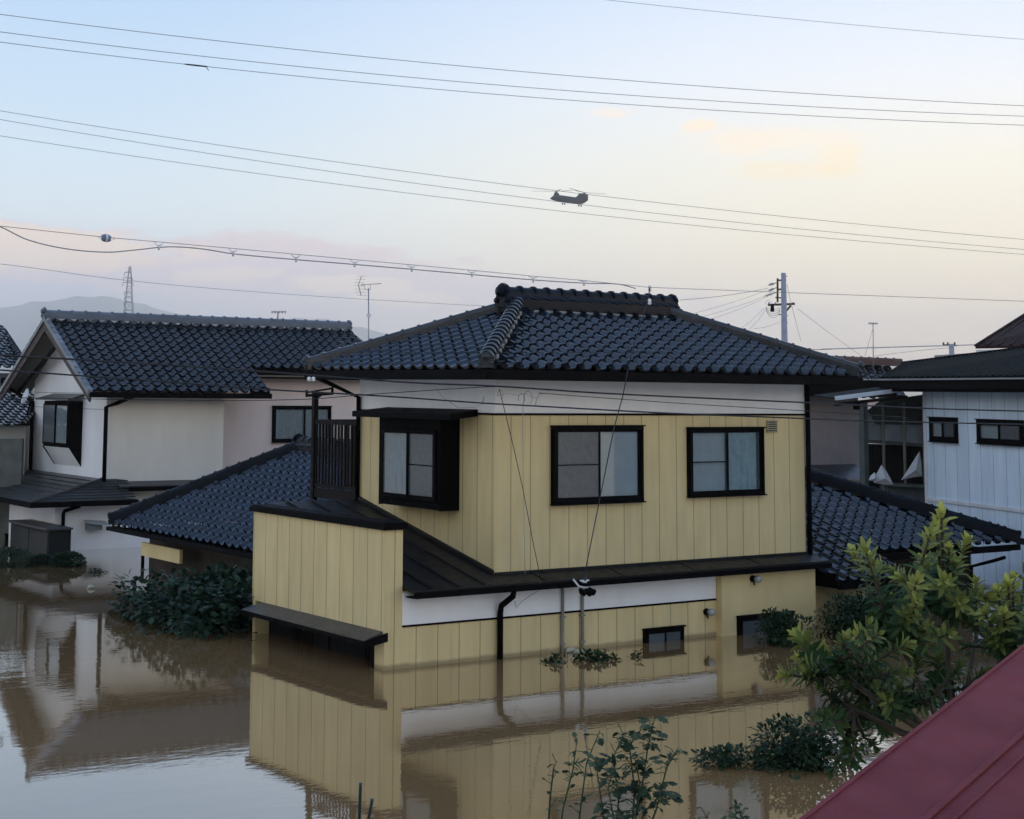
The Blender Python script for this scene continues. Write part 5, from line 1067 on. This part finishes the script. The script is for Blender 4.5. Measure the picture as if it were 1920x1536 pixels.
weed('weed_stalk', [((1025, 1620), (1031, 1500), (1038, 1440), (1044, 1428), 5)], 6.7, 'shortest bare weed stalk at bottom centre left', 53, .02)
weed('small_weed', [((1385, 1620), (1382, 1540), (1379, 1520), 8), ((1400, 1620), (1392, 1540), (1390, 1530), 8), ((1325, 1600), (1325, 1550), (1326, 1530), 5)], 6.5, 'small weed tip just entering the bottom edge right of centre', 54, .03)
for (a, b, l) in (((676, 1468), (670, 1640), 'upright green garden stake at the bottom edge'), ((698, 1498), (672, 1640), 'leaning green garden stake at the bottom edge')):
    g = M(); p0_, p1_ = at(*b, 6.5), at(*a, 6.5); g.tube([p0_, p1_-(p1_-p0_)*.04, p1_], [.007, .007, .008], 8); solo(g, 'garden_stake', mat('stake_green', (.03, .06, .05), .4, .5), l, 'stake', 'garden stakes')

# ================================================================== HELICOPTER
D = 640.; hc = at(1068, 372, D); pxm = D/FPX
Hx = Vector(Rv); Hz = Vector(Uv); Hy = Hz.cross(Hx).normalized()
T = thing('helicopter', hc, 'dark twin rotor transport helicopter flying left below the upper wires', 'helicopter')
def hp(X, Y, y=0):   # coordinates from the silhouette in metres
    return hc+Hx*((960+X/8.727-1068)*pxm)-Hz*((320+Y/8.727-372)*pxm)+Hy*y
def loft(g, st, nn2=12, e=.75):
    vs = []; 
    for (X, Yt, Yb, hw) in st:
        for j in range(nn2):
            t = 2*math.pi*j/nn2; cy, sy = math.cos(t), math.sin(t); cy = math.copysign(abs(cy)**e, cy); sy = math.copysign(abs(sy)**e, sy)
            vs.append(hp(X, (Yt+Yb)/2-(Yb-Yt)/2*sy, hw*cy))
    K = len(st); g.add(vs, [(i*nn2+j, i*nn2+(j+1) % nn2, (i+1)*nn2+(j+1) % nn2, (i+1)*nn2+j) for i in range(K-1) for j in range(nn2)]+[tuple(range(nn2)), tuple((K-1)*nn2+j for j in range(nn2))[::-1]], sm=True)
heli = mat('army_paint', (.035, .036, .045), .6, .3)
g = M(); loft(g, [(626, 450, 462, .2), (645, 435, 475, .9), (680, 405, 490, 1.4), (720, 395, 500, 1.6), (800, 402, 515, 1.7), (900, 417, 530, 1.7), (1000, 432, 545, 1.7), (1060, 437, 550, 1.7), (1120, 430, 550, 1.65), (1180, 420, 535, 1.5), (1240, 410, 492, 1.0)]); g.build('fuselage', heli, T)
g = M(); loft(g, [(686, 375, 440, .3), (700, 357, 440, .8), (730, 352, 440, .95), (758, 362, 440, .9), (776, 398, 440, .5)]); g.build('front_pylon', heli, T)
g = M(); loft(g, [(1045, 436, 470, .3), (1075, 405, 470, .7), (1090, 382, 470, .85), (1120, 372, 470, .95), (1190, 370, 480, .95), (1235, 385, 480, .7), (1243, 400, 470, .4)]); g.build('rear_pylon', heli, T)
for s_ in (-1, 1):
    g = M(); a = [(860, 490, 520), (900, 488, 532), (1100, 500, 548), (1150, 510, 545)]
    vs = []; 
    for X, t_, b_ in a: vs += [hp(X, t_, s_*1.65), hp(X, t_, s_*2.1), hp(X, b_, s_*2.1), hp(X, b_, s_*1.65)]
    g.add(vs, [(4*i+j, 4*i+(j+1) % 4, 4*i+4+(j+1) % 4, 4*i+4+j) for i in range(3) for j in range(4)]+[(0, 1, 2, 3), (12, 15, 14, 13)]); g.build('fuel_pod', heli, T)
for X, Y, y_ in ((820, 546, -1.5), (868, 546, 1.5), (1085, 577, -1.5), (1137, 577, 1.5)):
    g = M(); c = hp(X, Y, y_); g.tube([c-Hy*.2, c+Hy*.2], .33, 12); g.build('wheel', trim, T)
    g = M(); g.bar(c, hp(X, Y-35, y_), .12); g.build('landing_strut', heli, T)
for hub, bl in (((722, 342), ((340, 331, 2), (978, 324, -3), (828, 300, 8))), ((1183, 360), ((1560, 383, 2), (1010, 330, -6), (975, 280, 8)))):
    g = M(); g.tube([hp(hub[0], hub[1]+22), hp(hub[0], hub[1]-6)], [.4, .3], 10); h_ = g.build('rotor_hub', trim, T)
    for X, Y, y_ in bl: g = M(); g.bar(hp(hub[0], hub[1], 0), hp(X, Y, y_), .5, .12, up=Hz); g.build('rotor_blade', mat('blade_grey', (.12, .12, .13), .5, .4), h_)

# ================================================================== MOUNTAINS
prm = [(-900, 560), (-500, 572), (-200, 580), (-50, 575), (0, 570), (50, 560), (100, 555), (150, 547), (200, 549), (240, 557), (280, 568), (330, 581), (380, 592), (430, 600), (480, 602), (520, 594), (560, 589), (610, 591), (650, 601), (700, 613), (800, 632), (1000, 650), (1300, 662), (1700, 668), (2200, 660), (2700, 665)]
g = M(); xs_ = np.linspace(-900, 2700, 220); rm = random.Random(2)
ph = [rm.uniform(0, 6) for _ in range(6)]
rows = []
for fr_, Dm in ((0., 6200.), (.45, 6900.), (1., 8000.), (.5, 9000.), (0, 9900.)):
    row = []
    for x in xs_:
        y = np.interp(x, [p[0] for p in prm], [p[1] for p in prm])+7+1.6*math.sin(x*.09+ph[0])+1.*math.sin(x*.23+ph[1])
        z = at(x, y, 8000).z*fr_*(1+(.12*math.sin(x*.05+fr_*9) if fr_ < 1 else 0)); b = at(x, 700, Dm); row.append((b.x, b.y, max(z, -1) if fr_ else -2))
    rows.append(row)
K = len(xs_); g.add(sum(rows, []), [(i*K+j, i*K+j+1, (i+1)*K+j+1, (i+1)*K+j) for i in range(4) for j in range(K-1)], sm=True)
g.build('mountains', mat('far_forest', (.10, .11, .12), .9, .1, var=.2, vscale=.002), None, kind='structure')
# ================================================================== HAZE
HAZE = True
if HAZE:
    g = M(); g.box(-10500, 10500, -10500, 10500, -3, 575); m = bpy.data.materials.new('haze_air'); m.use_nodes = True; k = N(m.node_tree)
    pv = k.new('ShaderNodeVolumePrincipled'); pv.inputs['Density'].default_value = 2.1e-4; pv.inputs['Color'].default_value = (1, .985, .965, 1); pv.inputs['Anisotropy'].default_value = .86
    o = k.new('ShaderNodeOutputMaterial'); k.nt.links.new(pv.outputs[0], o.inputs['Volume'])
    g.build('haze', m, None, kind='stuff')
    S.cycles.volume_bounces = 3
